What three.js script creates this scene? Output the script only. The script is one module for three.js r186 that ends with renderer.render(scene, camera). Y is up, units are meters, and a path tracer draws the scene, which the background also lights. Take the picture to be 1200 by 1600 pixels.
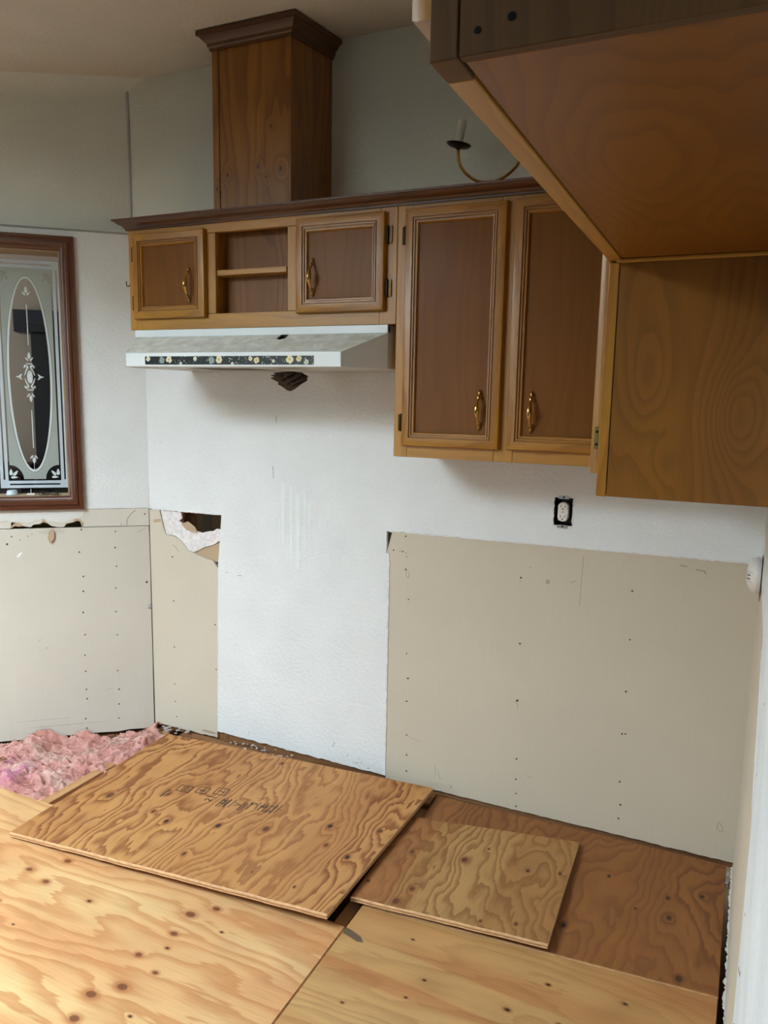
import * as THREE from 'three';
import { RoundedBoxGeometry } from 'three/addons/geometries/RoundedBoxGeometry.js';
import { RectAreaLightUniformsLib } from 'three/addons/lights/RectAreaLightUniformsLib.js';
import { mergeGeometries, toCreasedNormals, mergeVertices } from 'three/addons/utils/BufferGeometryUtils.js';

// ---------------------------------------------------------------- camera, sky, exposure
const scene = new THREE.Scene();
const camera = new THREE.PerspectiveCamera(67.727, 1200 / 1600, 0.02, 80);
camera.position.set(0, 1.425, 2.447);
camera.rotation.set(-0.151529, 0.427567, 0.018572, 'YXZ');
scene.background = new THREE.Color(0.86, 0.94, 1.0);          // bright overcast sky, enters by the openings only
scene.backgroundIntensity = 3.6;
RectAreaLightUniformsLib.init();
const SKYLIGHT = { x0: -3.1, x1: -1.6, z0: 1.95, z1: 3.45, y: 2.66 };   // milky acrylic ceiling skylight left of and behind the camera: the main light
const day = new THREE.RectAreaLight(new THREE.Color(0.73, 0.885, 1.0), 30, SKYLIGHT.x1 - SKYLIGHT.x0, SKYLIGHT.z1 - SKYLIGHT.z0);
day.position.set((SKYLIGHT.x0 + SKYLIGHT.x1) / 2, SKYLIGHT.y - 0.02, (SKYLIGHT.z0 + SKYLIGHT.z1) / 2); day.rotation.x = -Math.PI / 2; day.name = 'skylight';
scene.add(day);
const renderer = new THREE.WebGLRenderer({ antialias: true });
renderer.toneMapping = THREE.LinearToneMapping;
renderer.toneMappingExposure = 1.0;
renderer.shadowMap.enabled = true;

// ---------------------------------------------------------------- small tools
let seed = 7;
const rnd = () => { seed = (seed + 0x6d2b79f5) | 0; let t = Math.imul(seed ^ (seed >>> 15), 1 | seed); t = (t + Math.imul(t ^ (t >>> 7), 61 | t)) ^ t; return ((t ^ (t >>> 14)) >>> 0) / 4294967296; };
const PERM = new Uint8Array(512), GX = new Float32Array(256), GY = new Float32Array(256);
{ const p = [...Array(256).keys()]; for (let i = 255; i > 0; i--) { const j = Math.floor(rnd() * (i + 1)); [p[i], p[j]] = [p[j], p[i]]; } for (let i = 0; i < 512; i++) PERM[i] = p[i & 255]; for (let i = 0; i < 256; i++) { const a = rnd() * 6.2832; GX[i] = Math.cos(a); GY[i] = Math.sin(a); } }
function noise(x, y) {                       // gradient noise, about -0.7 .. 0.7
  const xi = Math.floor(x), yi = Math.floor(y), fx = x - xi, fy = y - yi, X = xi & 255, Y = yi & 255;
  const u = fx * fx * fx * (fx * (fx * 6 - 15) + 10), v = fy * fy * fy * (fy * (fy * 6 - 15) + 10);
  const a = PERM[PERM[X] + Y], b = PERM[PERM[X + 1] + Y], c = PERM[PERM[X] + Y + 1], d = PERM[PERM[X + 1] + Y + 1];
  const n00 = GX[a] * fx + GY[a] * fy, n10 = GX[b] * (fx - 1) + GY[b] * fy, n01 = GX[c] * fx + GY[c] * (fy - 1), n11 = GX[d] * (fx - 1) + GY[d] * (fy - 1);
  return n00 + u * (n10 - n00) + v * (n01 + u * (n11 - n01) - n00 - u * (n10 - n00));
}
const fbm = (x, y, o = 3) => { let s = 0, a = 1; for (let i = 0; i < o; i++) { s += a * noise(x + 17.3 * i, y - 9.1 * i); x *= 2.03; y *= 2.03; a *= 0.5; } return s; };
const clamp = (x, a = 0, b = 1) => Math.min(b, Math.max(a, x));
const sstep = (a, b, x) => { const t = clamp((x - a) / (b - a)); return t * t * (3 - 2 * t); };
const rgbOf = (hex) => [(hex >> 16) & 255, (hex >> 8) & 255, hex & 255];
const mix3 = (a, b, t) => [a[0] + (b[0] - a[0]) * t, a[1] + (b[1] - a[1]) * t, a[2] + (b[2] - a[2]) * t];

// a texture that covers wm x hm metres; fn(x, y) in metres -> [r,g,b] (0..255); after(ctx, px per metre) draws print and marks on it
function tex(wm, hm, pxw, fn, { after, data = false, wrap = THREE.MirroredRepeatWrapping } = {}) {
  const w = pxw, h = Math.max(4, Math.round(pxw * hm / wm)), c = document.createElement('canvas');
  c.width = w; c.height = h;
  const ctx = c.getContext('2d'), im = ctx.createImageData(w, h), d = im.data;
  for (let j = 0; j < h; j++) for (let i = 0; i < w; i++) {
    const q = fn((i + 0.5) / w * wm, (h - j - 0.5) / h * hm), o = (j * w + i) * 4;
    d[o] = q[0]; d[o + 1] = q[1]; d[o + 2] = q[2]; d[o + 3] = 255;
  }
  ctx.putImageData(im, 0, 0);
  if (after) after(ctx, w / wm, h);
  const t = new THREE.CanvasTexture(c);
  if (!data) t.colorSpace = THREE.SRGBColorSpace;
  t.wrapS = t.wrapT = wrap; t.magFilter = THREE.LinearFilter; t.anisotropy = 8;
  t.repeat.set(1 / wm, 1 / hm);
  return t;
}
const M = (o) => new THREE.MeshPhysicalMaterial({ roughness: 0.6, side: THREE.DoubleSide, ...o });

const taken = new Map();
function numbered(n) { const k = taken.get(n) || 0; taken.set(n, k + 1); return k ? n + '_' + String(k).padStart(3, '0') : n; }
function tag(o, label, category, group, kind) { o.userData = { ...(label && { label }), ...(category && { category }), ...(group && { group }), ...(kind && { kind }) }; return o; }
function add(parent, name, geo, mat, label) {
  const m = new THREE.Mesh(geo, mat); m.name = numbered(name); m.castShadow = m.receiveShadow = true;
  if (label) m.userData = { label };
  parent.add(m); return m;
}
function group(name, label, category, pos = [0, 0, 0], ry = 0, kind, grp) {
  const g = new THREE.Group(); g.name = numbered(name); g.position.set(...pos); g.rotation.y = ry; tag(g, label, category, grp, kind); scene.add(g); return g;
}
function sub(parent, name, pos = [0, 0, 0]) { const g = new THREE.Group(); g.name = numbered(name); g.position.set(...pos); parent.add(g); return g; }
// uv in metres from position, u along the grain axis
function grain(geo, axis = 0, ou = rnd() * 3, ov = rnd() * 3) {
  const g = geo.index ? geo.toNonIndexed() : geo, p = g.attributes.position, n = g.attributes.normal, uv = new Float32Array(p.count * 2);
  for (let i = 0; i < p.count; i++) {
    const a = [p.getX(i), p.getY(i), p.getZ(i)], t = i - i % 3, nn = [0, 0, 0];
    for (let k = 0; k < 3; k++) { nn[0] += n.getX(t + k); nn[1] += n.getY(t + k); nn[2] += n.getZ(t + k); }
    const d = nn.map(Math.abs), m = d.indexOf(Math.max(...d));
    const rest = [0, 1, 2].filter((k) => k !== m);
    let u, v;
    if (m === axis) { u = rest[0]; v = rest[1]; } else { u = axis; v = rest.find((k) => k !== axis); }
    uv[2 * i] = a[u] * (m === axis ? 0.15 : 1) + ou; uv[2 * i + 1] = a[v] + ov;
  }
  g.setAttribute('uv', new THREE.BufferAttribute(uv, 2)); return g;
}
function box(x0, x1, y0, y1, z0, z1, axis = 0, r = 0.0015) {
  const w = x1 - x0, h = y1 - y0, d = z1 - z0, g = new RoundedBoxGeometry(w, h, d, 1, Math.min(r, w / 3, h / 3, d / 3));
  g.translate((x0 + x1) / 2, (y0 + y1) / 2, (z0 + z1) / 2); return grain(g, axis);
}
function plainBox(x0, x1, y0, y1, z0, z1) { const g = new THREE.BoxGeometry(x1 - x0, y1 - y0, z1 - z0); g.translate((x0 + x1) / 2, (y0 + y1) / 2, (z0 + z1) / 2); return grain(g, 0, 0, 0); }
function join(...gs) { return mergeGeometries(gs.map((g) => { const q = g.index ? g.toNonIndexed() : g; for (const k of Object.keys(q.attributes)) if (!['position', 'normal', 'uv'].includes(k)) q.deleteAttribute(k); q.clearGroups?.(); return q; })); }
// profile [[o,h],...] swept along a 2D path, offset o to the right-hand side of travel; out(a,b,h) -> [x,y,z]
function sweep(path, profile, { closed = false, out = (a, b, h) => [a, b, h], side = 1, crease = 0.7, caps = true } = {}) {
  const n = path.length, seg = closed ? n : n - 1, dir = [];
  for (let i = 0; i < seg; i++) { const [a, b] = path[i], [c, d] = path[(i + 1) % n], l = Math.hypot(c - a, d - b); dir.push([(c - a) / l, (d - b) / l]); }
  const off = path.map((_, i) => {
    const p = closed || i > 0 ? dir[(i - 1 + seg) % seg] : dir[0], q = closed || i < n - 1 ? dir[i % seg] : dir[seg - 1];
    const n1 = [p[1], -p[0]], n2 = [q[1], -q[0]], s = [n1[0] + n2[0], n1[1] + n2[1]], k = 2 / (s[0] * s[0] + s[1] * s[1]);
    return [s[0] * k * side, s[1] * k * side];
  });
  const P = [], UV = [], at = (i, j) => out(path[i % n][0] + off[i % n][0] * profile[j][0], path[i % n][1] + off[i % n][1] * profile[j][0], profile[j][1]);
  const len = [0]; for (let j = 1; j < profile.length; j++) len.push(len[j - 1] + Math.hypot(profile[j][0] - profile[j - 1][0], profile[j][1] - profile[j - 1][1]));
  for (let i = 0; i < seg; i++) {
    const L = Math.hypot(path[(i + 1) % n][0] - path[i][0], path[(i + 1) % n][1] - path[i][1]), ou = rnd() * 3;
    for (let j = 0; j < profile.length - 1; j++) {
      const q = [at(i, j), at(i + 1, j), at(i + 1, j + 1), at(i, j + 1)], u = [[ou, len[j]], [ou + L, len[j]], [ou + L, len[j + 1]], [ou, len[j + 1]]];
      for (const k of side < 0 ? [0, 1, 2, 0, 2, 3] : [0, 2, 1, 0, 3, 2]) { P.push(...q[k]); UV.push(u[k][0], u[k][1] + i * 0.37); }
    }
  }
  if (!closed && caps) for (const e of [0, n - 1]) {
    const tri = THREE.ShapeUtils.triangulateShape(profile.map(([o, h]) => new THREE.Vector2(o, h)), []);
    for (const t of tri) for (const k of t) { P.push(...at(e, k)); UV.push(profile[k][0], profile[k][1]); }
  }
  const g = new THREE.BufferGeometry();
  g.setAttribute('position', new THREE.Float32BufferAttribute(P, 3)); g.setAttribute('uv', new THREE.Float32BufferAttribute(UV, 2));
  g.computeVertexNormals(); return toCreasedNormals(g, crease);
}
const rectPath = (x0, x1, y0, y1) => [[x0, y0], [x1, y0], [x1, y1], [x0, y1]];   // counter-clockwise
// a tube whose radius varies along a smooth curve through pts
function limb(pts, radii, seg = 40, around = 10) {
  const c = new THREE.CatmullRomCurve3(pts.map((p) => new THREE.Vector3(...p))), g = new THREE.TubeGeometry(c, seg, 1, around), p = g.attributes.position, v = new THREE.Vector3();
  const rad = (t) => { const x = t * (radii.length - 1), i = Math.min(radii.length - 2, Math.floor(x)), f = x - i; return radii[i] + (radii[i + 1] - radii[i]) * f * f * (3 - 2 * f); };
  for (let i = 0; i <= seg; i++) { const q = c.getPointAt(i / seg), r = rad(i / seg); for (let j = 0; j <= around; j++) { const k = i * (around + 1) + j; v.fromBufferAttribute(p, k).sub(q).multiplyScalar(r).add(q); p.setXYZ(k, v.x, v.y, v.z); } }
  g.computeVertexNormals(); return g;
}
function lathe(prof, seg = 24) { return new THREE.LatheGeometry(prof.map(([r, y]) => new THREE.Vector2(r, y)), seg); }
function shapeOf(pts) { return new THREE.Shape(pts.map(([x, y]) => new THREE.Vector2(x, y))); }
function plate(pts, depth, holes = [], bevel = 0) {   // in x-y, thickness from z = -depth to 0
  const s = shapeOf(pts); for (const h of holes) s.holes.push(new THREE.Path(h.map(([x, y]) => new THREE.Vector2(x, y))));
  const g = new THREE.ExtrudeGeometry(s, { depth: depth - 2 * bevel, bevelEnabled: bevel > 0, bevelSize: bevel, bevelThickness: bevel, bevelOffset: -bevel, bevelSegments: 1 });
  g.translate(0, 0, -depth + bevel); return g;
}
// points along a straight edge with small irregular offsets (torn or hand cut edges)
function rough(a, b, step, amp, freq = 30) {
  const L = Math.hypot(b[0] - a[0], b[1] - a[1]), n = Math.max(2, Math.round(L / step)), nx = -(b[1] - a[1]) / L, ny = (b[0] - a[0]) / L, out = [], s = rnd() * 50;
  for (let i = 0; i < n; i++) { const t = i / n, k = i ? amp * 1.4 * fbm(s + t * L * freq, s * 0.7, 3) : 0; out.push([a[0] + (b[0] - a[0]) * t + nx * k, a[1] + (b[1] - a[1]) * t + ny * k]); }
  return out;
}
// ---------------------------------------------------------------- textures and materials
// rotary-cut plywood face veneer: contour-like growth rings along the grain, knots that bend them, fibre and patches of tone
function plywood(wm, hm, px, o) {
  const { seed: s = 0, along = 'x', K = 14, amp = [3, 1.3, 0.35, 0.12], fa = 1.5, fb = 3.2, light, dark, patch, knots = [], contrast = 0.6, sharp = 0.82, after } = o;
  const L = rgbOf(light), D = rgbOf(dark), Pt = rgbOf(patch ?? dark), K1 = rgbOf(o.knot ?? 0x6e3a1c), K2 = rgbOf(0x1e110a), patchiness = o.patchiness ?? 0.35, alongX = along === 'x';
  const bands = (o.bands || []).map(([p, q, hex, w]) => [p, q, rgbOf(hex), w]), far = knots.map(([, , r]) => r * r * 40);
  return tex(wm, hm, px, (x, y) => {
    const a = alongX ? x : y, b = alongX ? y : x, ws = s * 3.7;
    let v = b * K + amp[0] * noise(a * fa + ws, b * fb + s) + amp[1] * noise(a * fa * 2.7 - s, b * fb * 2.9) + amp[2] * noise(a * fa * 7, b * fb * 8 + s) + amp[3] * noise(a * fa * 16, b * fb * 34);
    let kd = 9, kc = 0;
    for (let i = 0; i < knots.length; i++) {
      const k = knots[i], dx = x - k[0], dy = y - k[1], r = k[2], da = (alongX ? dx : dy) / 1.5, db = alongX ? dy : dx, q2 = da * da + db * db;
      if (q2 > far[i]) continue;
      v += (o.knotPull ?? 1.4) * (r / 0.012) * Math.exp(-q2 / (r * r * 7));
      const q = Math.sqrt(q2) / r; if (q < kd) { kd = q; kc = k[3] || 0; }
    }
    const vf = Math.floor(v), t = v - vf, h = (Math.imul(vf, 73856093) >>> 8 & 255) / 255;      // every ring has its own strength
    const line = Math.pow(sstep(0.0, sharp, t), o.thin ?? 1.6) * (1 - sstep(sharp, sharp + 0.1, t)) * (0.45 + 0.55 * h);
    const fibre = noise(a * 12 + s, b * 380);
    const pt = clamp(0.5 + 1.0 * noise(a * 1.1 + s * 2, b * 5.2 - s) + 0.5 * noise(a * 3 + s, b * 14)) * patchiness, dk = clamp(contrast * line + 0.12 * fibre);
    let c0 = L[0] + (Pt[0] - L[0]) * pt, c1 = L[1] + (Pt[1] - L[1]) * pt, c2 = L[2] + (Pt[2] - L[2]) * pt;
    for (const [p, q, C, w] of bands) { const bb = b + 0.03 * noise(a * 2.2, p * 9), k = w * sstep(p - 0.006, p + 0.006, bb) * (1 - sstep(q - 0.006, q + 0.006, bb)); c0 += (C[0] - c0) * k; c1 += (C[1] - c1) * k; c2 += (C[2] - c2) * k; }
    const g = 1 + 0.09 * fibre + 0.05 * noise(x * 9, y * 9 + s);
    c0 = (c0 + (D[0] - c0) * dk) * g; c1 = (c1 + (D[1] - c1) * dk) * g; c2 = (c2 + (D[2] - c2) * dk) * g;
    let c = [c0, c1, c2];
    if (kd < 2.2) { c = mix3(c, K1, 0.4 * (1 - sstep(0.9, 2.2, kd))); if (kd < 1.05) { const rr = 0.5 + 0.5 * Math.sin(kd * 13 + 3 * noise(x * 90, y * 90)); c = mix3(c, mix3(K1, K2, 0.22 * rr + 0.25 * (1 - kd)), 0.85 * (1 - sstep(0.75, 1.05, kd))); if (kc) c = mix3(c, K2, 0.92 * (1 - sstep(0.35, 0.8, kd + 0.35 * noise(x * 120, y * 120)))); } }
    return c;
  }, { after });
}
// finished cabinet wood, 1.0 x 0.5 m tile, u along the grain
function cabinetWood(light, dark, { figure = 0.5, fine = 0.5, s = 0, wm = 1, hm = 0.5, px = 768, knots = [], swirls = [], loops = 0 } = {}) {
  const L = rgbOf(light), D = rgbOf(dark), K = rgbOf(0x2a1408);
  return tex(wm, hm, px, (x, y) => {
    const b = y + 0.01 * fbm(x * 3 + s, y * 8, 2);
    let f = b * 14 + loops * 2.2 * noise(x * 1.6 + s, b * 5 + s) + 1.0 * noise(x * 2.2, b * 9 + s) + 0.25 * noise(x * 6, b * 40);
    let kd = 9;
    for (const [su, sv, r, k, e] of swirls) f += k * Math.exp(-(((x - su) / e) ** 2 + (y - sv) ** 2) / (r * r));
    for (const [kx, ky, r] of knots) { const q = Math.hypot((x - kx) / 1.5, y - ky); f += 1.4 * Math.exp(-q * q / (r * r * 14)); kd = Math.min(kd, q / r); }
    const t = f * 1.6 - Math.floor(f * 1.6), line = sstep(0.3, 0.95, t) * (1 - sstep(0.95, 1, t));
    const fib = noise(x * 9 + s, y * 300) + 0.6 * noise(x * 30, y * 800);
    let c = mix3(L, D, clamp(0.12 + figure * (0.55 * line + 0.45 * (0.5 + fbm(x * 1.4 + s, y * 7, 3))) + 0.22 * fine * fib));
    if (kd < 2) c = mix3(c, K, 0.75 * (1 - sstep(0.5, 1.6, kd)));
    return c;
  });
}
const fleck = tex(0.6, 0.6, 512, (x, y) => { const v = 128 + 95 * (noise(x * 150, y * 150) * 0.8 + noise(x * 70, y * 70) + 0.4 * noise(x * 330, y * 330)); return [v, v, v]; }, { data: true });   // orange-peel relief
const paintTex = (hex, k = 1) => tex(1.2, 1.2, 512, (x, y) => { const c = rgbOf(hex), g = 1 + k * (0.022 * fbm(x * 5, y * 5, 4) + 0.02 * noise(x * 140, y * 140)); return c.map((v) => v * g); });
const paintMap = paintTex(0xe3e6e6);
const paint = M({ map: paintMap, roughness: 0.72, bumpMap: fleck, bumpScale: 0.0022 });
const upperPaint = M({ map: paintTex(0xdfe3dc), roughness: 0.75, bumpMap: fleck, bumpScale: 0.002 });  // off-white, slightly greener and darker than the lower walls
const paintRight = M({ map: paintTex(0xe1e5e5, 2.2), roughness: 0.8, bumpMap: fleck, bumpScale: 0.0008 });
const ceilingPaint = M({ map: paintTex(0xdcd4c7), roughness: 0.85, bumpMap: fleck, bumpScale: 0.003 });
const plaster = M({ map: tex(0.4, 0.4, 256, (x, y) => { const v = 226 + 22 * fbm(x * 60, y * 60, 3); return [v, v - 5, v - 6]; }), roughness: 0.95, bumpMap: fleck, bumpScale: 0.003 });
const skim = M({ map: paintTex(0xd9d8d2), roughness: 0.85, bumpMap: fleck, bumpScale: 0.001 });
const drip = M({ map: paintTex(0xe6ecea), roughness: 0.6, bumpMap: fleck, bumpScale: 0.0016 });
const scuff = M({ color: 0x6a665e, roughness: 0.9 });
const kraft = M({ color: 0xb9a084, roughness: 0.9 });
const backing = M({ color: 0x8f7858, roughness: 0.95 });
// unpainted drywall with its screw holes, scuffs and dents; x0,y0: lower left corner of the board in the wall's own metres
function drywall(x0, y0, w, h, px, hex, holes, marks) {
  const c = rgbOf(hex);
  const t = tex(w, h, px, (x, y) => { const g = 1 + 0.018 * fbm(x * 3 + x0 * 5, y * 3, 4) + 0.012 * noise(x * 260, y * 260) + 0.01 * noise(x * 300, y * 6); return [c[0] * g, c[1] * g, c[2] * g]; }, {
    wrap: THREE.ClampToEdgeWrapping, after(ctx, s, H) {
      const X = (x) => (x - x0) * s, Y = (y) => H - (y - y0) * s;
      for (const [x, y, r = 0.0035] of holes) { ctx.fillStyle = '#4a3a2c'; ctx.beginPath(); ctx.ellipse(X(x), Y(y), r * s * (0.8 + 0.4 * rnd()), r * s * (0.6 + 0.3 * rnd()), rnd() * 3, 0, 7); ctx.fill(); ctx.fillStyle = 'rgba(235,230,220,.5)'; ctx.fillRect(X(x) - r * s, Y(y) + r * s * 0.9, r * s * 1.6, 1); }
      for (const [kind, ...p] of marks) {
        ctx.lineWidth = 0.0016 * s;
        if (kind === 'line') { ctx.strokeStyle = p[0]; ctx.beginPath(); for (let i = 1; i < p.length; i += 2) ctx.lineTo(X(p[i]), Y(p[i + 1])); ctx.stroke(); }
        if (kind === 'spot') { ctx.fillStyle = p[0]; ctx.beginPath(); ctx.ellipse(X(p[1]), Y(p[2]), p[3] * s, p[4] * s, p[5] || 0, 0, 7); ctx.fill(); }
      }
    },
  });
  t.offset.set(-x0 / w, -y0 / h);
  return M({ map: t, roughness: 0.9, bumpMap: fleck, bumpScale: 0.0003 });
}
const honeyTex = cabinetWood(0xb07a20, 0x7b490c, { figure: 0.55, fine: 0.9, s: 3 });
const honey = M({ map: honeyTex, roughness: 0.38, clearcoat: 0.35, clearcoatRoughness: 0.3, bumpMap: honeyTex, bumpScale: 0.0003 });
const honeyPale = M({ map: cabinetWood(0xbb852a, 0x8a5714, { figure: 0.45, fine: 0.8, s: 9 }), roughness: 0.42, clearcoat: 0.3, clearcoatRoughness: 0.35 });
const panelWood = M({ map: cabinetWood(0x804e10, 0x643a08, { figure: 0.4, fine: 0.5, s: 21 }), roughness: 0.5, specularIntensity: 0.4, clearcoat: 0.12, clearcoatRoughness: 0.25 });
const crownWood = M({ map: cabinetWood(0x65380e, 0x3d2008, { figure: 0.6, fine: 0.7, s: 31 }), roughness: 0.4, clearcoat: 0.3, clearcoatRoughness: 0.3 });
const casingWood = M({ map: cabinetWood(0x65391f, 0x442211, { figure: 0.5, fine: 0.8, s: 41 }), roughness: 0.35, clearcoat: 0.4, clearcoatRoughness: 0.25 });
const pineWood = M({ map: cabinetWood(0xa06a20, 0x6c400e, { figure: 0.8, fine: 0.5, s: 51, loops: 0.5, wm: 0.62, hm: 0.3, px: 768, knots: [[0.14, 0.255, 0.006], [0.155, 0.17, 0.004], [0.14, 0.05, 0.004], [0.27, 0.22, 0.003], [0.12, 0.2, 0.003]] }), roughness: 0.4, clearcoat: 0.25, clearcoatRoughness: 0.35 });
const insideWood = M({ map: cabinetWood(0x96601f, 0x673910, { figure: 0.75, fine: 0.6, s: 61, loops: 0.4 }), roughness: 0.5 });
const edgePly = M({ map: tex(0.4, 0.019, 512, (x, y) => { const k = Math.floor(y / 0.0038), c = mix3(rgbOf(0xd9b184), rgbOf(0x9a6437), (k % 2) * 0.8); const g = 1 + 0.2 * noise(x * 60 + k * 9, y * 300) + 0.1 * noise(x * 400, k * 3); return c.map((v) => v * g); }), roughness: 0.85 });
const lumber = M({ map: cabinetWood(0xd0a676, 0xa87443, { figure: 0.8, fine: 0.8, s: 71 }), roughness: 0.8 });
const lumberDark = M({ map: cabinetWood(0x9c7049, 0x6e4627, { figure: 0.8, fine: 0.8, s: 75 }), roughness: 0.85 });
const brass = M({ color: 0xc9a25a, metalness: 1, roughness: 0.22 });
const brassDark = M({ color: 0x8a6c3a, metalness: 1, roughness: 0.3 });
const bronze = M({ color: 0x3a2f26, metalness: 0.9, roughness: 0.35 });
const steel = M({ color: 0xb8b8b4, metalness: 1, roughness: 0.35 });
const enamel = M({ color: 0xe9efef, roughness: 0.28, clearcoat: 0.4, clearcoatRoughness: 0.2 });
const blackPlastic = M({ color: 0x141312, roughness: 0.5 });
const whitePlastic = M({ color: 0xe6e2da, roughness: 0.4 });

// ---------------------------------------------------------------- the room
function structure(name, label) { return group(name, label, name.split('_')[0], [0, 0, 0], 0, 'structure'); }
// a flat board lying in x-z; pts [[x,z],...], top(x,z) = height of its upper face
function slab(pts, top, thick, bevel = 0.0012) {
  const f = typeof top === 'number' ? () => top : top;
  const g = new THREE.ExtrudeGeometry(shapeOf(pts.map(([x, z]) => [x, -z])), { depth: thick - 2 * bevel, bevelEnabled: true, bevelSize: bevel, bevelThickness: bevel, bevelOffset: -bevel, bevelSegments: 1 });
  g.rotateX(-Math.PI / 2); g.translate(0, -thick + bevel, 0);
  const p = g.attributes.position; for (let i = 0; i < p.count; i++) p.setY(i, p.getY(i) + f(p.getX(i), p.getZ(i)));
  return g;
}
function plyMat(x0, zmax, wm, hm, px, o, extra = {}) {
  o.knots = (o.knots || []).map(([x, z, r, c]) => [x - x0, zmax - z, r * (o.knotSize ?? 0.75), c]);
  const t = plywood(wm, hm, px, o); t.offset.set(-x0 / wm, zmax / hm);
  return M({ map: t, roughness: 0.62, bumpMap: t, bumpScale: 0.0005, ...extra });
}
const plyF1 = plyMat(-2.6, 1.62, 1.75, 0.96, 1500, { seed: 2.2, along: 'x', knotPull: 0.7, K: 17, thin: 1.9, amp: [3.2, 1.5, 0.5, 0.2], fa: 0.9, fb: 3.4, light: 0xd9b57f, dark: 0xae6c3a, patch: 0xc98a58, patchiness: 0.75, contrast: 0.6, knot: 0x8a4a24, knots: [[-1.75, .89, .012], [-1.82, .97, .011], [-1.73, .99, .011], [-1.55, 1, .007, 1], [-1.26, .92, .015], [-1.21, .87, .011], [-1.14, .94, .005, 1], [-1.25, 1, .011], [-1.28, 1.1, .01], [-1.2, 1.13, .008], [-1.24, 1.2, .014], [-1.29, 1.25, .014], [-1.27, 1.32, .013], [-1.23, 1.05, .006, 1], [-1.16, 1.26, .005, 1], [-1.66, 1.16, .004, 1], [-1.78, 1.11, .008]] });
const plyF2 = plyMat(-0.86, 1.62, 0.96, 1.02, 1000, { seed: 6.1, along: 'x', K: 22, thin: 1.9, amp: [3.2, 1.5, 0.5, 0.18], fa: 1.1, fb: 3.6, light: 0xc0935b, dark: 0x8c5a30, patch: 0xa5683a, patchiness: 0.7, contrast: 0.45, bands: [[0.54, 0.69, 0xc49d66, 0.6], [0.72, 0.81, 0xc29b62, 0.7]], knots: [[-.67, .74, .004, 1], [-.59, .86, .005, 1], [-.61, .93, .004, 1], [-.74, 1.01, .004, 1], [-.38, .86, .007, 1], [-.31, .74, .006, 1], [-.26, .85, .006, 1], [-.13, .72, .006, 1]],
  after(ctx, s, H) { ctx.fillStyle = 'rgba(88,74,60,.85)'; ctx.beginPath(); for (const [x, z] of [[-.853, .775], [-.835, .778], [-.8, .79], [-.783, .808], [-.8, .812], [-.83, .803], [-.853, .798]]) ctx.lineTo((x + .86) * s, H - (1.62 - z) * s); ctx.fill(); } });
const plyA = plyMat(-0.9, 0.7, 1.0, 0.72, 1100, { seed: 11.4, along: 'y', K: 24, thin: 2.2, amp: [6.2, 2.6, 0.8, 0.2], fa: 1.5, fb: 2.6, light: 0x95602f, dark: 0x62381a, patch: 0x824d26, patchiness: 0.5, contrast: 0.6, knot: 0x4a2816, knots: [[-.24, .23, .006, 1], [-.07, .26, .007, 1], [.02, .21, .008, 1], [-.06, .35, .009], [-.32, .51, .01, 1], [-.02, .58, .011], [-.15, .35, .004, 1]] });  // darker veneer; the weaker light on this side is put into its colour too
const inkText = (ctx, s, H) => {       // mill stamp, half worn off
  const X = (x) => (x + 2.06) * s, Y = (z) => H - (0.93 - z) * s;
  ctx.strokeStyle = ctx.fillStyle = 'rgba(40,28,22,.82)'; ctx.lineWidth = 0.0042 * s; ctx.textAlign = 'center'; ctx.textBaseline = 'middle';
  const boxed = (x, z, w, h, text) => { ctx.save(); ctx.translate(X(x), Y(z)); ctx.rotate(-0.1); ctx.strokeRect(-w / 2 * s, -h / 2 * s, w * s, h * s); ctx.font = `bold ${0.031 * s}px sans-serif`; ctx.rotate(-Math.PI / 2); ctx.fillText(text, 0, 0); ctx.restore(); };
  boxed(-1.672, .435, .05, .04, '15'); boxed(-1.607, .418, .04, .04, '8'); boxed(-1.542, .397, .045, .042, '2');
  ctx.font = `bold ${0.038 * s}px sans-serif`;
  ctx.save(); ctx.translate(X(-1.55), Y(.452)); ctx.rotate(-Math.PI / 2 - 0.1); ctx.fillText('2|', 0, 0); ctx.restore();
  for (const [x, z, l, wd] of [[-1.718, .46, .05, .004], [-1.505, .43, .05, .004], [-1.493, .43, .05, .003], [-1.48, .425, .05, .005], [-1.462, .42, .05, .003], [-1.425, .42, .05, .004], [-1.415, .42, .05, .003], [-1.40, .41, .045, .004], [-1.375, .40, .04, .003], [-1.36, .40, .045, .003], [-1.345, .40, .045, .003], [-1.33, .395, .05, .003], [-1.315, .39, .05, .004], [-1.30, .385, .05, .003]]) { ctx.fillRect(X(x), Y(z), 1.25 * wd * s, 1.1 * l * s); }
  ctx.globalAlpha = 0.75;
  for (const [x, z, t] of [[-1.487, .45, 'M'], [-1.44, .445, 'V'], [-1.39, .42, 'S'], [-1.35, .42, '8'], [-1.325, .44, '3']]) { ctx.save(); ctx.translate(X(x), Y(z)); ctx.rotate(-Math.PI / 2 - 0.1); ctx.fillText(t, 0, 0); ctx.restore(); }
  ctx.globalAlpha = 0.25; ctx.fillStyle = '#3a2a22'; for (let i = 0; i < 40; i++) ctx.fillRect(X(-1.42 + 0.13 * rnd()), Y(.37 + 0.05 * rnd()), 0.03 * s * rnd(), 0.003 * s);
  ctx.globalAlpha = 1; ctx.strokeStyle = 'rgba(60,36,20,.9)'; ctx.lineWidth = 0.0025 * s; ctx.beginPath(); ctx.moveTo(X(-1.535), Y(.07)); ctx.lineTo(X(-1.541), Y(.385)); ctx.stroke();   // butt joint between two veneers
};
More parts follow.
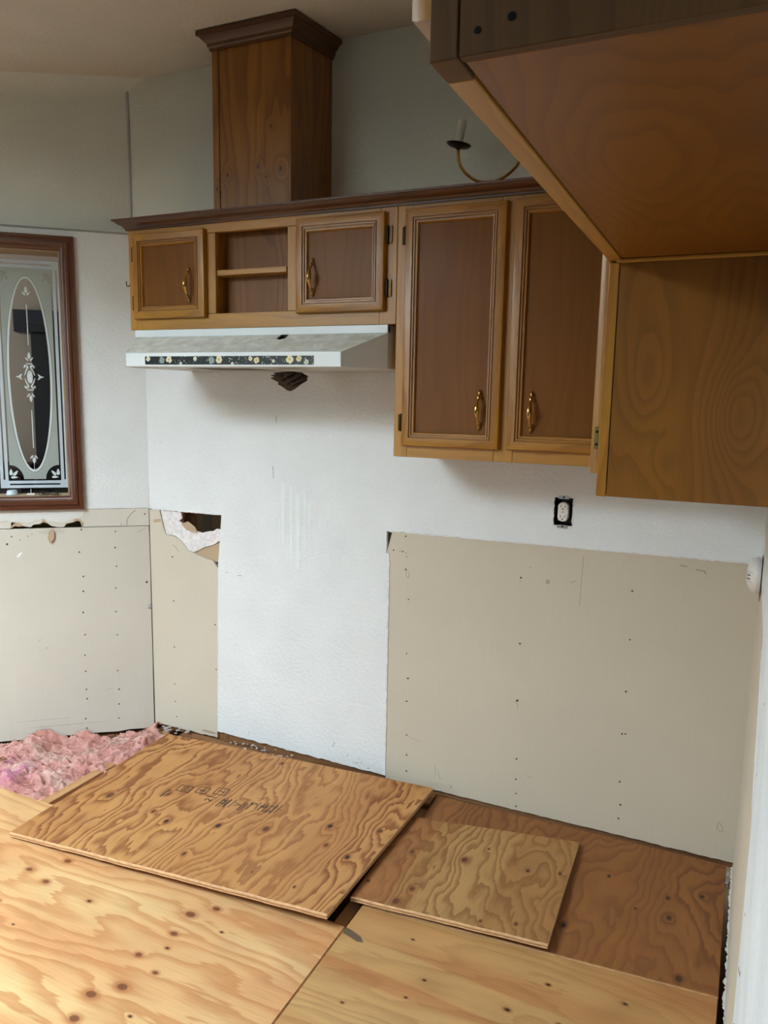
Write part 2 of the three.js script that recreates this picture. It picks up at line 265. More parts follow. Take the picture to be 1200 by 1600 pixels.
const plyL = plyMat(-2.06, 0.93, 1.22, 0.9, 1500, { seed: 3.7, along: 'y', K: 22, thin: 2.1, sharp: .85, amp: [5.8, 2.7, 0.9, 0.28], fa: 1.5, fb: 2.9, light: 0xc48f55, dark: 0x78401a, patch: 0xac713b, patchiness: 0.6, contrast: 0.82, after: inkText, knots: [[-1.88, .58, .016], [-1.59, .63, .011, 1], [-1.42, .58, .013, 1], [-1.27, .53, .014], [-1.09, .43, .012, 1], [-.93, .39, .01], [-1.05, .53, .009], [-.96, .56, .011, 1], [-1.42, .75, .009], [-1.67, .6, .009], [-1.7, .49, .009], [-1.18, .74, .004, 1], [-1.46, .13, .009], [-.98, .11, .004, 1], [-1.03, .75, .005, 1]] });
const plyS = plyMat(-0.92, 0.71, 0.62, 0.62, 800, { seed: 8.8, along: 'y', K: 24, thin: 2.1, sharp: .85, amp: [5.6, 2.6, 0.9, 0.24], fa: 1.7, fb: 3.0, light: 0xac804c, dark: 0x74461f, patch: 0x966438, patchiness: 0.6, contrast: 0.65, bands: [[0.0, 0.14, 0x9a6236, 0.75], [0.20, 0.40, 0xc09a63, 0.4]], knots: [[-.65, .38, .012], [-.81, .41, .009], [-.74, .58, .01], [-.76, .65, .013], [-.46, .35, .006, 1], [-.37, .32, .006, 1], [-.6, .29, .005], [-.52, .63, .006], [-.43, .6, .007], [-.87, .6, .006, 1]] });

const lowBounceFloor = M({ color: 0x2e2620, roughness: 1 });  // unseen floor behind the camera, made dark to cut light bounced onto the walls
// floor: the plywood subfloor on its joists
{
  const f = structure('floor', 'bare plywood subfloor of large sheets nailed to joists');
  add(f, 'plywood_panel', slab([[-3.2, .90], [-2.94, .676], [-1.86, .676], [-1.82, .776], [-.8555, .776], [-.8555, 1.9], [-3.2, 1.9]], 0, .019), [plyF1, edgePly], 'light plywood floor panel with large round knots');
  add(f, 'plywood_panel', slab([[-.852, .676], [.0712, .603], [.035, 1.9], [-.852, 1.9]], -.001, .019), [plyF2, edgePly], 'light streaky plywood floor panel');
  add(f, 'plywood_panel', slab([[-.872, .02], [.082, .012], [.0715, .600], [-.85, .672]], 0.001, .019), [plyA, edgePly], 'darker orange plywood floor panel against the wall');
  add(f, 'plywood_panel', slab([[-4.3, 1.903], [-.5, 1.903], [-.5, 4.7], [-4.3, 4.7]], 0, .019), [lowBounceFloor, lowBounceFloor]);
  add(f, 'plywood_panel', slab([[-4.3, 1.75], [-3.203, .90], [-3.203, 1.9], [-4.3, 1.9]], 0, .019), [lowBounceFloor, lowBounceFloor]);
  add(f, 'plywood_panel', slab([[-.497, 1.903], [2.3, 1.903], [2.3, 4.7], [-.497, 4.7]], 0, .019), [lowBounceFloor, lowBounceFloor]);
  for (const x of [-2.12, -1.674, -1.267, -.885, -.455, -.03]) add(f, 'floor_joist', box(x - .019, x + .019, -.2, -.021, -.1, 1.95, 2), lumber);
  add(f, 'floor_joist', box(-2.545, -2.507, -.2, -.021, .35, 1.95, 2), lumberDark);
  add(f, 'ledger', box(-1.9, -.9, -.062, -.024, .745, .80, 0), lumber);
  add(f, 'floor_strip', box(-2.02, -.88, -.02, 0, .004, .09, 0), lumberDark);
  add(f, 'belly_board', plainBox(-3.4, .3, -.22, -.2, -.2, 2.0), backing);
}
// back wall, front face at z = 0
const torn = { gypsum: [[-2.131, .9395], [-2.122, .899], [-2.104, .841], [-2.057, .839], [-2.013, .81], [-1.993, .785], [-1.965, .78], [-1.938, .791], [-1.916, .804], [-1.865, .82], [-1.83, .843], [-1.8225, .88]], darkEdge: [[-1.824, .8845], [-1.85, .887], [-1.865, .876], [-1.89, .873], [-1.92, .8645], [-1.945, .868], [-1.959, .864], [-1.98, .876], [-2.004, .885], [-2.011, .892], [-2.036, .903], [-2.02, .915], [-2.026, .9395]] };
{
  const w = structure('wall_back', 'white painted back wall with bare drywall patches where base cabinets stood');
  const edge = [...rough([-2.30, .943], [-1.822, .945], .02, .0012), ...rough([-1.822, .945], [-1.84, .76], .02, .001), ...rough([-1.842, .74], [-1.857, .032], .02, .0016), ...rough([-1.857, .032], [-1.09, .016], .016, .004), ...rough([-1.09, .016], [-1.092, .86], .02, .0018), [-1.092, .865], [-1.103, .867], ...rough([-1.103, .87], [-1.103, .945], .02, .001), ...rough([-1.103, .947], [.16, .957], .014, .0018), [.2, .957], [.2, 2.029], [-2.3, 2.029]];
  add(w, 'painted_drywall', plate(edge, .0125, [[[-.5125, 1.021], [-.4515, 1.0215], [-.4515, 1.1115], [-.5125, 1.111]]]), paint);
  add(w, 'painted_drywall', plate([[-2.3, 2.031], [.2, 2.031], [.2, 2.62], [-2.3, 2.62]], .0125), upperPaint, 'off-white upper wall above the cabinets');
  const bare = drywall(-2.2, 0, .36, .95, 256, 0xcdc4b2, [[-2.073, .75], [-2.072, .562], [-2.074, .362], [-2.076, .198], [-2.075, .121], [-2.07, .053], [-1.862, .49], [-1.86, .3]], [['spot', 'rgba(140,120,95,.5)', -1.9, .02, .04, .006], ['line', '#8a6a4c', -2.07, .80, -2.05, .79, -2.04, .775]]);
  add(w, 'bare_drywall', plate([[-2.188, .004], ...rough([-2.18, .004], [-1.859, .004], .02, .004), ...rough([-1.859, .004], [-1.842, .756], .03, .001), [-1.87, .757], [-1.897, .759], [-1.949, .773], [-1.968, .779], [-1.993, .785], [-2.013, .81], [-2.057, .836], [-2.104, .841], [-2.118, .875], [-2.124, .899], [-2.134, .94], [-2.188, .94]], .011).translate(0, 0, -.0012), bare, 'beige unpainted drywall with a torn corner');
  add(w, 'torn_gypsum', plate([...torn.gypsum, ...torn.darkEdge], .006, [], .001).translate(0, 0, -.0035), plaster, 'crumbled white gypsum around a hole');
  add(w, 'torn_paper', plate([[-1.975, .78], [-1.938, .80], [-1.90, .81], [-1.84, .83], [-1.823, .85], [-1.823, .75], [-1.847, .75], [-1.9, .752], [-1.955, .77]], .0015).translate(0, 0, -.0095), kraft, 'brown torn paper backing');
  add(w, 'torn_paper', plate([[-2.026, .892], [-1.99, .905], [-1.955, .885], [-1.94, .86], [-1.97, .862], [-2.0, .87]], .001).translate(0, 0, -.0028), kraft);
  add(w, 'torn_paper', plate([[-2.166, .899], [-2.13, .905], [-2.128, .893], [-2.165, .885]], .001).translate(0, 0, .0002), kraft);
  const holesR = [[-1.029, .934], [-1.024, .861, .002], [-1.026, .814, .004], [-1.013, .706], [-1.016, .505], [-1.008, .412, .004], [-1.011, .324], [-1.008, .194], [-1.006, .117], [-1.005, .054], [-.61, .833, .004], [-.612, .82, .002], [-.58, .872, .002], [-.603, .606], [-.603, .404, .005], [-.596, .194], [-.595, .119], [-.592, .067], [-.59, .02], [-.254, .832], [-.251, .674], [-.252, .501, .004], [-.255, .357], [-.245, .359], [-.252, .192], [-.245, .113], [-.248, .064], [-1.075, .88, .003], [-1.05, .879, .002], [-1.04, .878, .003], [-1.028, .874, .002]];
  const bareR = drywall(-1.11, -.03, 1.26, 1.0, 1400, 0xcbc1ad, holesR, [['line', '#a08e76', -.41, .93, -.414, .76], ['line', '#9a8468', -1.02, .812, -1.012, .80, -1.016, .785, -1.024, .79, -1.026, .81], ['line', '#9a8468', -.607, .40, -.600, .385, -.603, .372], ['spot', 'rgba(150,132,108,.55)', -.52, .83, .008, .008], ['line', '#8f7f6a', -.445, .835, -.43, .845], ['line', '#9f9488', -.895, .105, -.89, .06], ['line', '#9f9488', -.885, .09, -.87, .05], ['line', '#a99c88', -1.0, .19, -.96, .18], ['line', '#a08e76', .05, .13, .046, .105, .062, .1, .064, .112, .052, .13], ['line', '#8a7860', -.835, .04, -.83, .03, -.825, .04], ['line', '#a59882', -.56, .14, -.54, .138], ['line', '#6d5d4a', -.12, .93, -.1, .927], ['line', '#6d5d4a', -.075, .921, -.05, .919, -.046, .91]]);
  add(w, 'bare_drywall', plate([...rough([-1.089, .006], [.12, .006], .02, .003), [.14, .006], [.14, .956], ...rough([.12, .956], [-1.102, .946], .02, .001), [-1.102, .868], [-1.091, .866]], .011).translate(0, 0, -.0014), bareR, 'large beige unpainted drywall patch with screw holes');
  const lip = rough([-1.1, .9475], [.09, .9575], .012, .0022, 60), lip2 = rough([.09, .9545], [-1.1, .9445], .012, .0026, 60);
  add(w, 'torn_paper_edge', plate([...lip, ...lip2], .0016).translate(0, 0, .0011), plaster);
  add(w, 'torn_paper_edge', plate([...rough([-1.094, .1], [-1.095, .85], .012, .002, 60), ...rough([-1.089, .85], [-1.089, .1], .012, .0016, 60)], .0016).translate(0, 0, .0011), plaster);
  add(w, 'torn_paper_edge', plate([...rough([-2.18, .945], [-1.83, .9475], .01, .002, 60), ...rough([-1.83, .944], [-2.18, .941], .01, .002, 60)], .0016).translate(0, 0, .0011), plaster);
  add(w, 'sole_plate', box(-2.15, .1, -.018, .03, -.1, -.014, 0), lumberDark, 'brown wooden sole plate showing under the drywall');
  add(w, 'stud', box(-2.06, -2.022, .0, 2.6, -.1, -.013, 1), lumberDark);
  add(w, 'stud', box(-1.835, -1.80, .0, 2.6, -.1, -.013, 1), lumberDark);
  const drips = [[-1.535, 1.10, .25, .02], [-1.50, 1.09, .34, .013], [-1.47, 1.06, .30, .022], [-1.44, 1.07, .22, .012], [-1.55, .96, .12, .01], [-1.42, 1.04, .1, .012]].map(([x, y, l, b]) => plate([...rough([x - b / 2, y], [x - b * .3, y - l], .02, .003, 20), ...rough([x + b * .3, y - l], [x + b / 2, y], .02, .003, 20)], .0006).translate(0, 0, .0009));
  add(w, 'paint_drips', join(...drips), drip, 'faint pale paint drips').userData.kind = 'stuff';
  const ticks = []; for (const [x, y, l, a] of [[-1.31, .09, .02, 1.3], [-1.305, .1, .015, .2], [-1.25, .06, .012, 1], [-1.7, .06, .012, 1.2], [-1.66, .11, .006, .4], [-1.45, .05, .006, 1], [-1.35, .14, .006, .5], [-1.21, .04, .02, .2], [-1.19, .045, .012, 1.2], [-1.2, .06, .01, .6], [-1.16, .03, .014, .3], [-1.74, .71, .02, .05], [-1.80, .715, .012, .4], [-1.72, .66, .004, 0], [-1.76, .42, .006, .8], [-1.78, .52, .004, .3], [-1.565, 1.33, .03, 1.5], [-1.92, 1.19, .006, .4], [-1.58, 1.13, .05, 1.6], [-2.12, 1.22, .008, .2]]) ticks.push(plate(rough([-l / 2, -.0008], [l / 2, -.0006], .003, .0008, 200).concat(rough([l / 2, .0008], [-l / 2, .0006], .003, .0008, 200)), .0004).rotateZ(a).translate(x, y, .0006));
  add(w, 'scuffs', join(...ticks), scuff).userData.kind = 'stuff';
  add(w, 'wall_backing', join(plainBox(-2.1, .3, -.2, 2.65, -.62, -.6), plainBox(-2.12, -2.1, -.2, 2.65, -.62, -.02), plainBox(-2.1, .3, 2.62, 2.65, -.6, -.02), plainBox(-2.1, .3, -.2, -.18, -.6, -.2)), backing);
  add(w, 'caulk_bead', limb([[-2.236, 2.0, .004], [-2.234, 2.3, .004], [-2.236, 2.6, .004]], [.0045, .006, .0045, .006, .005], 30, 8), paint, 'white caulk bead in the upper corner');
}
// angled wall with the pass-through window: a group whose own x runs to the right along the wall and z out of it
const CORNER = [-2.185, 0, 0], TURN = THREE.MathUtils.degToRad(40);
{
  const w = group('wall_left', 'angled wall with bare drywall below and a wood framed interior window', 'wall', CORNER, TURN, 'structure');
  const win = [[-.93, .947], [-.252, .947], [-.252, 2.006], [-.93, 2.006]].map(([x, y]) => [x < -.5 ? x + .02 : x - .02, y < 1.5 ? y + .02 : y - .02]);
  add(w, 'painted_drywall', plate([...rough([-1.3, .948], [-.004, .946], .03, .0015), ...rough([-.004, .946], [.012, 1.3], .1, .001), [.03, 2.03], ...rough([.03, 2.031], [-2.64, 2.031], .03, .0015), [-2.64, -.03], [-1.302, -.03]], .0125, [win]), paint);
  add(w, 'painted_drywall', plate([[-2.64, 2.0], [.2, 2.0], [.2, 2.68], [-2.64, 2.68]], .012).translate(0, 0, -.035), upperPaint, 'upper wall set slightly back');
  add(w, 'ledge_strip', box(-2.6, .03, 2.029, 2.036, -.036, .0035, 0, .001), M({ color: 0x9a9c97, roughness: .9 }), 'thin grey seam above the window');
  const dots = [[.269, .861], [.28, .768], [.269, .665], [.262, .668, .002], [.271, .603], [.275, .513], [.271, .417], [.275, .328], [.275, .258], [.275, .179, .004], [.274, .137], [.283, .049], [.279, .006], [.138, .849], [.141, .782], [.138, .703], [.144, .61], [.147, .509], [.145, .408], [.148, .251], [.145, .168], [.147, .102], [.15, .039], [.53, .84, .003], [.548, .81, .005], [.50, .825, .002], [.455, .848, .002], [.47, .84, .002], [.02, .63, .006], [.42, .37, .002]].map(([s, y, r]) => [-s, y, r]);
  const bareL = drywall(-1.32, -.03, 1.33, .9, 1400, 0xcfc9bc, dots, [['spot', 'rgba(245,245,245,.9)', -.505, .765, .014, .004, -.8], ['line', '#9c8c78', -.05, .845, -.018, .862], ['line', 'rgba(120,105,85,.5)', -.2, .17, -.17, .175], ['line', '#a99a86', -.45, .40, -.444, .41], ['spot', 'rgba(190,182,168,.5)', -.38, .857, .05, .012], ['spot', 'rgba(160,150,135,.4)', -.35, .03, .16, .002], ['spot', 'rgba(160,150,135,.4)', -.45, .06, .12, .0015]]);
  add(w, 'bare_drywall', plate([...rough([-1.3, -.02], [-.006, -.018], .05, .003), ...rough([-.006, -.018], [-.004, .869], .05, .0008), [-.006, .8695], [-1.3, .8725]], .011).translate(0, 0, -.001), bareL, 'beige unpainted drywall panel with two rows of screw holes');
  const strip = [[.53, .8735], [.53, .894], [.525, .899], [.504, .893], [.486, .882], [.458, .8765], [.448, .887], [.424, .889], [.409, .904], [.393, .89], [.382, .88], [.358, .8745], [.334, .8742], [.324, .888], [.299, .893], [.294, .903], [.27, .9], [.266, .8732]].map(([s, y]) => [-s, y]);
  add(w, 'drywall_strip', plate([[-1.3, .8755], ...strip, [-.004, .8722], [-.004, .9445], ...rough([-.02, .9445], [-1.3, .9465], .03, .0012)], .011).translate(0, 0, -.001), drywall(-1.32, .86, 1.33, .1, 1024, 0xd2ccc0, [[-.115, .88, .002], [-.02, .92]], [['line', '#6d5340', -.055, .938, -.072, .925, -.087, .904, -.09, .895, -.093, .875]]), 'narrow drywall strip with a broken hole below the window');
  add(w, 'plaster_skim', plate([...rough([-1.2, .897], [-.56, .9], .02, .004), [-.55, .905], [-.53, .903], [-.50, .9], [-.47, .896], [-.45, .898], [-.41, .912], [-.39, .9], [-.36, .895], [-.33, .893], [-.31, .9], [-.29, .91], [-.262, .915], ...rough([-.255, .93], [-.255, .947], .01, .003), ...rough([-.26, .947], [-1.2, .949], .03, .001)], .0016).translate(0, 0, .0006), skim, 'white plaster left under the window');
  for (const pts of [[[-.535, .874], [-.52, .893], [-.50, .896], [-.485, .884], [-.50, .880], [-.515, .884], [-.525, .877]], [[-.299, .891], [-.292, .907], [-.272, .905], [-.262, .89], [-.266, .875], [-.272, .896], [-.285, .899]], [[-.425, .888], [-.409, .909], [-.395, .89], [-.409, .897]]]) add(w, 'torn_paper', plate(pts, .001).translate(0, 0, .0018), kraft);
  const flap = plate([[-.378, .868], [-.370, .853], [-.372, .827], [-.388, .809], [-.396, .827], [-.392, .856]], .0008); flap.rotateX(-.1).translate(0, .005, .09); 
  add(w, 'torn_paper', flap, kraft, 'small brown paper flap hanging from the seam');
  add(w, 'plaster_lump', new THREE.IcosahedronGeometry(.009, 2).scale(1, 1.2, .5).translate(-.012, .525, .001), plaster);
  add(w, 'wall_backing', plate([[-2.64, -.2], [.1, -.2], [.1, 2.72], [-2.64, 2.72]], .02, [win]).translate(0, 0, -.09), backing);
  add(w, 'wall_backing', plate([[-2.64, -.03], [.16, -.03], [.16, 2.78], [-2.64, 2.78]], .01, [win]).translate(0, 0, -.112), paint);
  add(w, 'sill_plate', box(-1.3, .05, -.075, -.035, -.08, -.02, 0), lumberDark);
  // soft joint between wall and ceiling
  const cove = []; for (let i = 0; i <= 8; i++) { const a = i / 8 * Math.PI / 2; cove.push([.0006 + .07 * (1 - Math.cos(a)), 2.535 + .067 * Math.sin(a)]); }
  cove.push([-.004, 2.606]);
  add(w, 'ceiling_cove', sweep([[-2.6, -.035], [.03, -.035]], cove, { side: -1, out: (a, b, h) => [a, h + .0739 * a, b], crease: 1 }), upperPaint);
}
// interior window with etched glass, a child of nothing: it is part of the setting
const WIN = group('window_1', 'interior window with etched oval glass in a brown wood frame', 'window', CORNER, TURN, 'structure');
{
  const prof = [[0, 0], [0, .015], [.003, .02], [.012, .021], [.016, .0165], [.020, .0165], [.023, .022], [.032, .022], [.037, .0165], [.042, .0155], [.048, .013], [.053, .009], [.055, .004], [.055, 0]];
  add(WIN, 'frame', sweep(rectPath(-.93, -.252, .947, 2.006), prof, { closed: true, side: -1, crease: .6 }), casingWood, 'brown moulded wood frame');
  const jamb = M({ map: cabinetWood(0xa38c6c, 0x7d6244, { figure: .4, s: 81 }), roughness: .6 });
  for (const b of [[-.312, -.300, .99, 1.96, -.113, .003, 1], [-.887, -.875, .99, 1.96, -.113, .003, 1], [-.875, -.312, 1.945, 1.957, -.113, .003, 0]]) add(WIN, 'jamb', box(...b), jamb);
  add(WIN, 'sill', box(-.875, -.312, .985, 1.0, -.115, .003, 0), M({ color: 0xb49c7c, roughness: .5 }));
  const glass = M({ color: 0xffffff, transmission: 1, roughness: 0, thickness: 0, ior: 1.45 });
  const bandMat = M({ color: 0xd5dee4, roughness: .95, transmission: .25, thickness: 0 }), fieldMat = M({ color: 0xc3cbc6, roughness: .95, transmission: .45, thickness: 0 }), etch = M({ color: 0xdde5e6, roughness: .9, transmission: .15, thickness: 0 });
  const lineMat = M({ color: 0x6f7674, roughness: .9 });
  const ell = (cx, cy, a, b, n = 64) => { const o = []; for (let i = 0; i < n; i++) { const t = i / n * Math.PI * 2; o.push([cx + a * Math.cos(t), cy + b * Math.sin(t)]); } return o; };
  const leaf = (cx, cy, l, w, rot) => { const o = []; for (let i = 0; i < 16; i++) { const t = i / 16 * Math.PI * 2, x = Math.cos(t) * l / 2, y = Math.sin(t) * w / 2 * (1 - .45 * Math.cos(t)); o.push([cx + x * Math.cos(rot) - y * Math.sin(rot), cy + x * Math.sin(rot) + y * Math.cos(rot)]); } return o; };
  const H = Math.PI / 2;
  for (const cx of [-.4485, -.7265]) {
    const pane = add(WIN, 'pane', new THREE.PlaneGeometry(.268, .945).translate(cx, 1.4725, -.1), glass);
    const x0 = cx - .1295, x1 = cx + .1295, y0 = 1.024, y1 = 1.925, b = .03, rc = (a, c, d, e) => [[a, d], [c, d], [c, e], [a, e]];
    const holes = [rc(x0 + b, x1 - b, y0 + b, y1 - b), rc(x0 + .012, x0 + .018, y0 + .034, y1 - .034), rc(x1 - .018, x1 - .012, y0 + .034, y1 - .034), rc(x0 + .034, x1 - .034, y0 + .012, y0 + .018), rc(x0 + .034, x1 - .034, y1 - .018, y1 - .012)];
    add(pane, 'etched_border', plate(rc(x0, x1, y0, y1), .0006, holes).translate(0, 0, -.0992), bandMat);
    // frosted field with two clear quarter circles at its foot
    const fx0 = x0 + b + .006, fx1 = x1 - b - .006, fy0 = y0 + b + .006, fy1 = y1 - b, q = [];
    for (let i = 0; i <= 8; i++) { const t = i / 8 * H; q.push([fx0 + .052 * Math.sin(t), fy0 + .058 * Math.cos(t)]); }
    const r = []; for (let i = 0; i <= 8; i++) { const t = i / 8 * H; r.push([fx1 - .052 * Math.cos(t), fy0 + .058 * Math.sin(t)]); }
    add(pane, 'frosted_field', plate([...q, ...r, [fx1, fy1], [fx0, fy1]], .0005, [ell(cx, 1.477, .0815, .386)]).translate(0, 0, -.0993), fieldMat);
    add(pane, 'etched_oval', plate(ell(cx, 1.477, .083, .388), .0008, [ell(cx, 1.477, .0745, .378)]).translate(0, 0, -.0990), etch);
    add(pane, 'oval_outline', plate(ell(cx, 1.477, .0848, .3898), .0006, [ell(cx, 1.477, .083, .388)]).translate(0, 0, -.0990), lineMat);
    const s = [], dark = [], put = (pts, list = s) => list.push(plate(pts, .0009));
    const fleur = (y, d) => { put(leaf(cx, y + d * .012, .026, .011, d * H)); put(leaf(cx - .009, y - d * .002, .018, .006, d * (H + .7))); put(leaf(cx + .009, y - d * .002, .018, .006, d * (H - .7))); };
    fleur(1.80, 1); put(rc(cx - .0018, cx + .0018, 1.597, 1.757)); fleur(1.545, 1); put(rc(cx - .012, cx + .012, 1.522, 1.526));
    put(ell(cx, 1.4725, .0105, .026, 24));
    for (const m of [-1, 1]) {
      s.push(limb([[cx + m * .018, 1.508, 0], [cx + m * .014, 1.517, 0], [cx + m * .006, 1.512, 0], [cx + m * .012, 1.497, 0], [cx + m * .0185, 1.478, 0]], [.004, .0045, .0035, .003, .002], 24, 6).scale(1, 1, 1));
      s.push(limb([[cx + m * .018, 1.437, 0], [cx + m * .014, 1.428, 0], [cx + m * .006, 1.433, 0], [cx + m * .012, 1.448, 0], [cx + m * .0185, 1.467, 0]], [.004, .0045, .0035, .003, .002], 24, 6));
      put(leaf(cx + m * .042, 1.4725, .02, .007, m > 0 ? 0 : Math.PI)); put(leaf(cx + m * .034, 1.479, .015, .005, m > 0 ? -.7 + Math.PI : .7)); put(leaf(cx + m * .034, 1.466, .015, .005, m > 0 ? .7 + Math.PI : -.7));
      const c1 = cx + m * .083;
      for (const [yy, d] of [[1.075, 1]]) { put(leaf(c1 + m * .006, yy + .014, .026, .012, H)); put(leaf(c1 - m * .011, yy + .010, .026, .011, m > 0 ? 2.3 : .85)); put(leaf(c1 - m * .006, yy - .007, .026, .009, 0)); }
      for (const [yy] of [[1.868]]) for (const [dx, dy, ro, w] of [[m * .006, -.014, H, .012], [-m * .011, -.010, m > 0 ? -2.3 : -.85, .011], [-m * .006, .007, 0, .009]]) { const p1 = leaf(c1 + dx, yy + dy, .026, w, ro), p2 = leaf(c1 + dx, yy + dy, .022, w - .004, ro); dark.push(plate(p1, .0007, [p2])); }
    }
    put(rc(cx - .012, cx + .012, 1.419, 1.423)); fleur(1.397, -1); put(rc(cx - .0018, cx + .0018, 1.187, 1.34)); fleur(1.148, -1); put(rc(cx - .0008, cx + .0008, 1.10, 1.13));
    add(pane, 'etched_ornament', join(...s).translate(0, 0, -.0988), etch);
    add(pane, 'etched_outline', join(...dark).translate(0, 0, -.0986), M({ color: 0x9c9284, roughness: .9 }));
  }
}
// right wall, own x runs along it away from the back wall
{
  const w = group('wall_right', 'right wall, bare drywall near the corner and white paint beyond', 'wall', [.1, 0, 0], -(Math.PI / 2 + .02), 'structure');
  const cut = [...rough([1.16, -.05], [1.13, .37], .02, .003), ...rough([1.13, .37], [1.1, .71], .02, .003), ...rough([1.1, .71], [.78, .945], .02, .003)];
  add(w, 'bare_drywall', plate([...rough([-.01, -.004], [1.17, -.004], .006, .02, 60), ...cut, [.76, .955], [-.01, .955]], .011).translate(0, 0, -.0004), drywall(-.02, -.06, 1.2, 1.04, 512, 0xcdc2ae, [[.02, .83], [.03, .86, .005], [.3, .5], [.3, .7]], []), 'beige unpainted drywall strip with a ragged lower edge');
  add(w, 'painted_drywall', plate([...cut, [.76, .957], [-.01, .957], [-.01, 2.62], [1.96, 2.62], [1.96, -.05]], .0125).translate(0, 0, .0006), paintRight, 'white painted wall with dark nicks');
  const nick = []; for (const [z, y, r] of [[1.17, .5, .006], [1.22, .53, .007], [1.2, .42, .008], [1.23, .36, .007], [1.2, .62, .004], [1.14, .95, .003], [1.12, .82, .003], [1.3, .47, .004]]) nick.push(new THREE.IcosahedronGeometry(r, 1).scale(.6, 1.1, .12).rotateZ(z * 20).translate(z, y, .0006));
  add(w, 'nicks', join(...nick), M({ color: 0x5a5048, roughness: .95 })).userData.kind = 'stuff';
  add(w, 'torn_paper_edge', plate([...cut.slice(40), ...cut.slice(40).reverse().map(([x, y]) => [x + .006 + .003 * noise(x * 90, y * 90), y + .004])], .0016).translate(0, 0, .0016), plaster);
  add(w, 'torn_paper_edge', plate([...rough([.02, 0], [1.3, 0], .1, .0), ...rough([1.3, .004], [.02, .004], .005, .0045, 90)], .004).rotateX(Math.PI / 2).translate(0, .002, 0), skim, 'ragged white lower edge');
  add(w, 'sole_plate', box(0, 1.95, -.018, .02, -.1, -.013, 0), lumberDark);
  add(w, 'wall_backing', plainBox(-.13, 1.97, -.22, 2.65, -.125, -.1), backing);
}
// the rest of the shell
const lowBounceWall = M({ color: 0x463829, roughness: .7 });  // unseen walls, given a dark tone to hold down bounced light
{
  const tilt = (m) => { m.position.y = 2.603; m.rotation.x = Math.atan(.115); return m; };      // the ceiling falls gently towards the camera
  const c = structure('ceiling', 'flat pale textured ceiling'), S = SKYLIGHT;
  for (const [x0, x1, z0, z1] of [[-6.2, 2.5, -3.2, S.z0], [-6.2, 2.5, S.z1, 4.9], [-6.2, S.x0, S.z0, S.z1], [S.x1, 2.5, S.z0, S.z1]]) tilt(add(c, 'ceiling_board', plainBox(x0, x1, 0, .12, z0, z1), ceilingPaint));
  const k = structure('window_2', 'milky acrylic ceiling skylight behind the camera');
  add(k, 'pane', plainBox(S.x0, S.x1, S.y, S.y + .006, S.z0, S.z1), M({ color: 0xe8ecee, roughness: .6, emissive: 0xf0f8ff, emissiveIntensity: 1.0 }));
  for (const [x0, x1, z0, z1] of [[S.x0 - .05, S.x0, S.z0, S.z1], [S.x1, S.x1 + .05, S.z0, S.z1], [S.x0 - .05, S.x1 + .05, S.z0 - .05, S.z0], [S.x0 - .05, S.x1 + .05, S.z1, S.z1 + .05]]) add(k, 'shaft', plainBox(x0, x1, 2.28, S.y + .006, z0, z1), ceilingPaint);
  if (0) add(k, 'frame', join(plainBox(S.x0 - .04, S.x1 + .04, 2.592, 2.5995, S.z0 - .04, S.z0), plainBox(S.x0 - .04, S.x1 + .04, 2.592, 2.5995, S.z1, S.z1 + .04), plainBox(S.x0 - .04, S.x0, 2.592, 2.5995, S.z0, S.z1), plainBox(S.x1, S.x1 + .04, 2.592, 2.5995, S.z0, S.z1)), whitePlastic);
}
function wallWith(name, label, x0, x1, z0, z1, openings, alongX, mat = lowBounceWall) {   // a wall of boxes around rectangular openings [a0,a1,y0,y1]
  const w = structure(name, label), a0 = alongX ? x0 : z0, a1 = alongX ? x1 : z1, put = (p, q, y0, y1) => q - p > .001 && y1 - y0 > .001 && add(w, 'wall_section', alongX ? plainBox(p, q, y0, y1, z0, z1) : plainBox(x0, x1, y0, y1, p, q), mat);
  let at = a0;
  for (const [p, q, y0, y1] of openings) { put(at, p, -.1, 2.62); put(p, q, -.1, y0); put(p, q, y1, 2.62); at = q; }
  put(at, a1, -.1, 2.62);
}
wallWith('wall_front', 'wall behind the camera with a patio opening', -4.35, 2.4, 4.6, 4.72, [[-3.4, -2.0, .02, 1.95]], true);
wallWith('wall_side', 'far left wall', -4.35, -4.23, 1.7, 4.6, [], false);
wallWith('wall_hall', 'wall on the far right behind the camera', 2.28, 2.4, 1.95, 4.6, [], false);
wallWith('wall_return', 'short wall at the end of the refrigerator alcove', .12, 2.28, 1.96, 2.06, [], true);
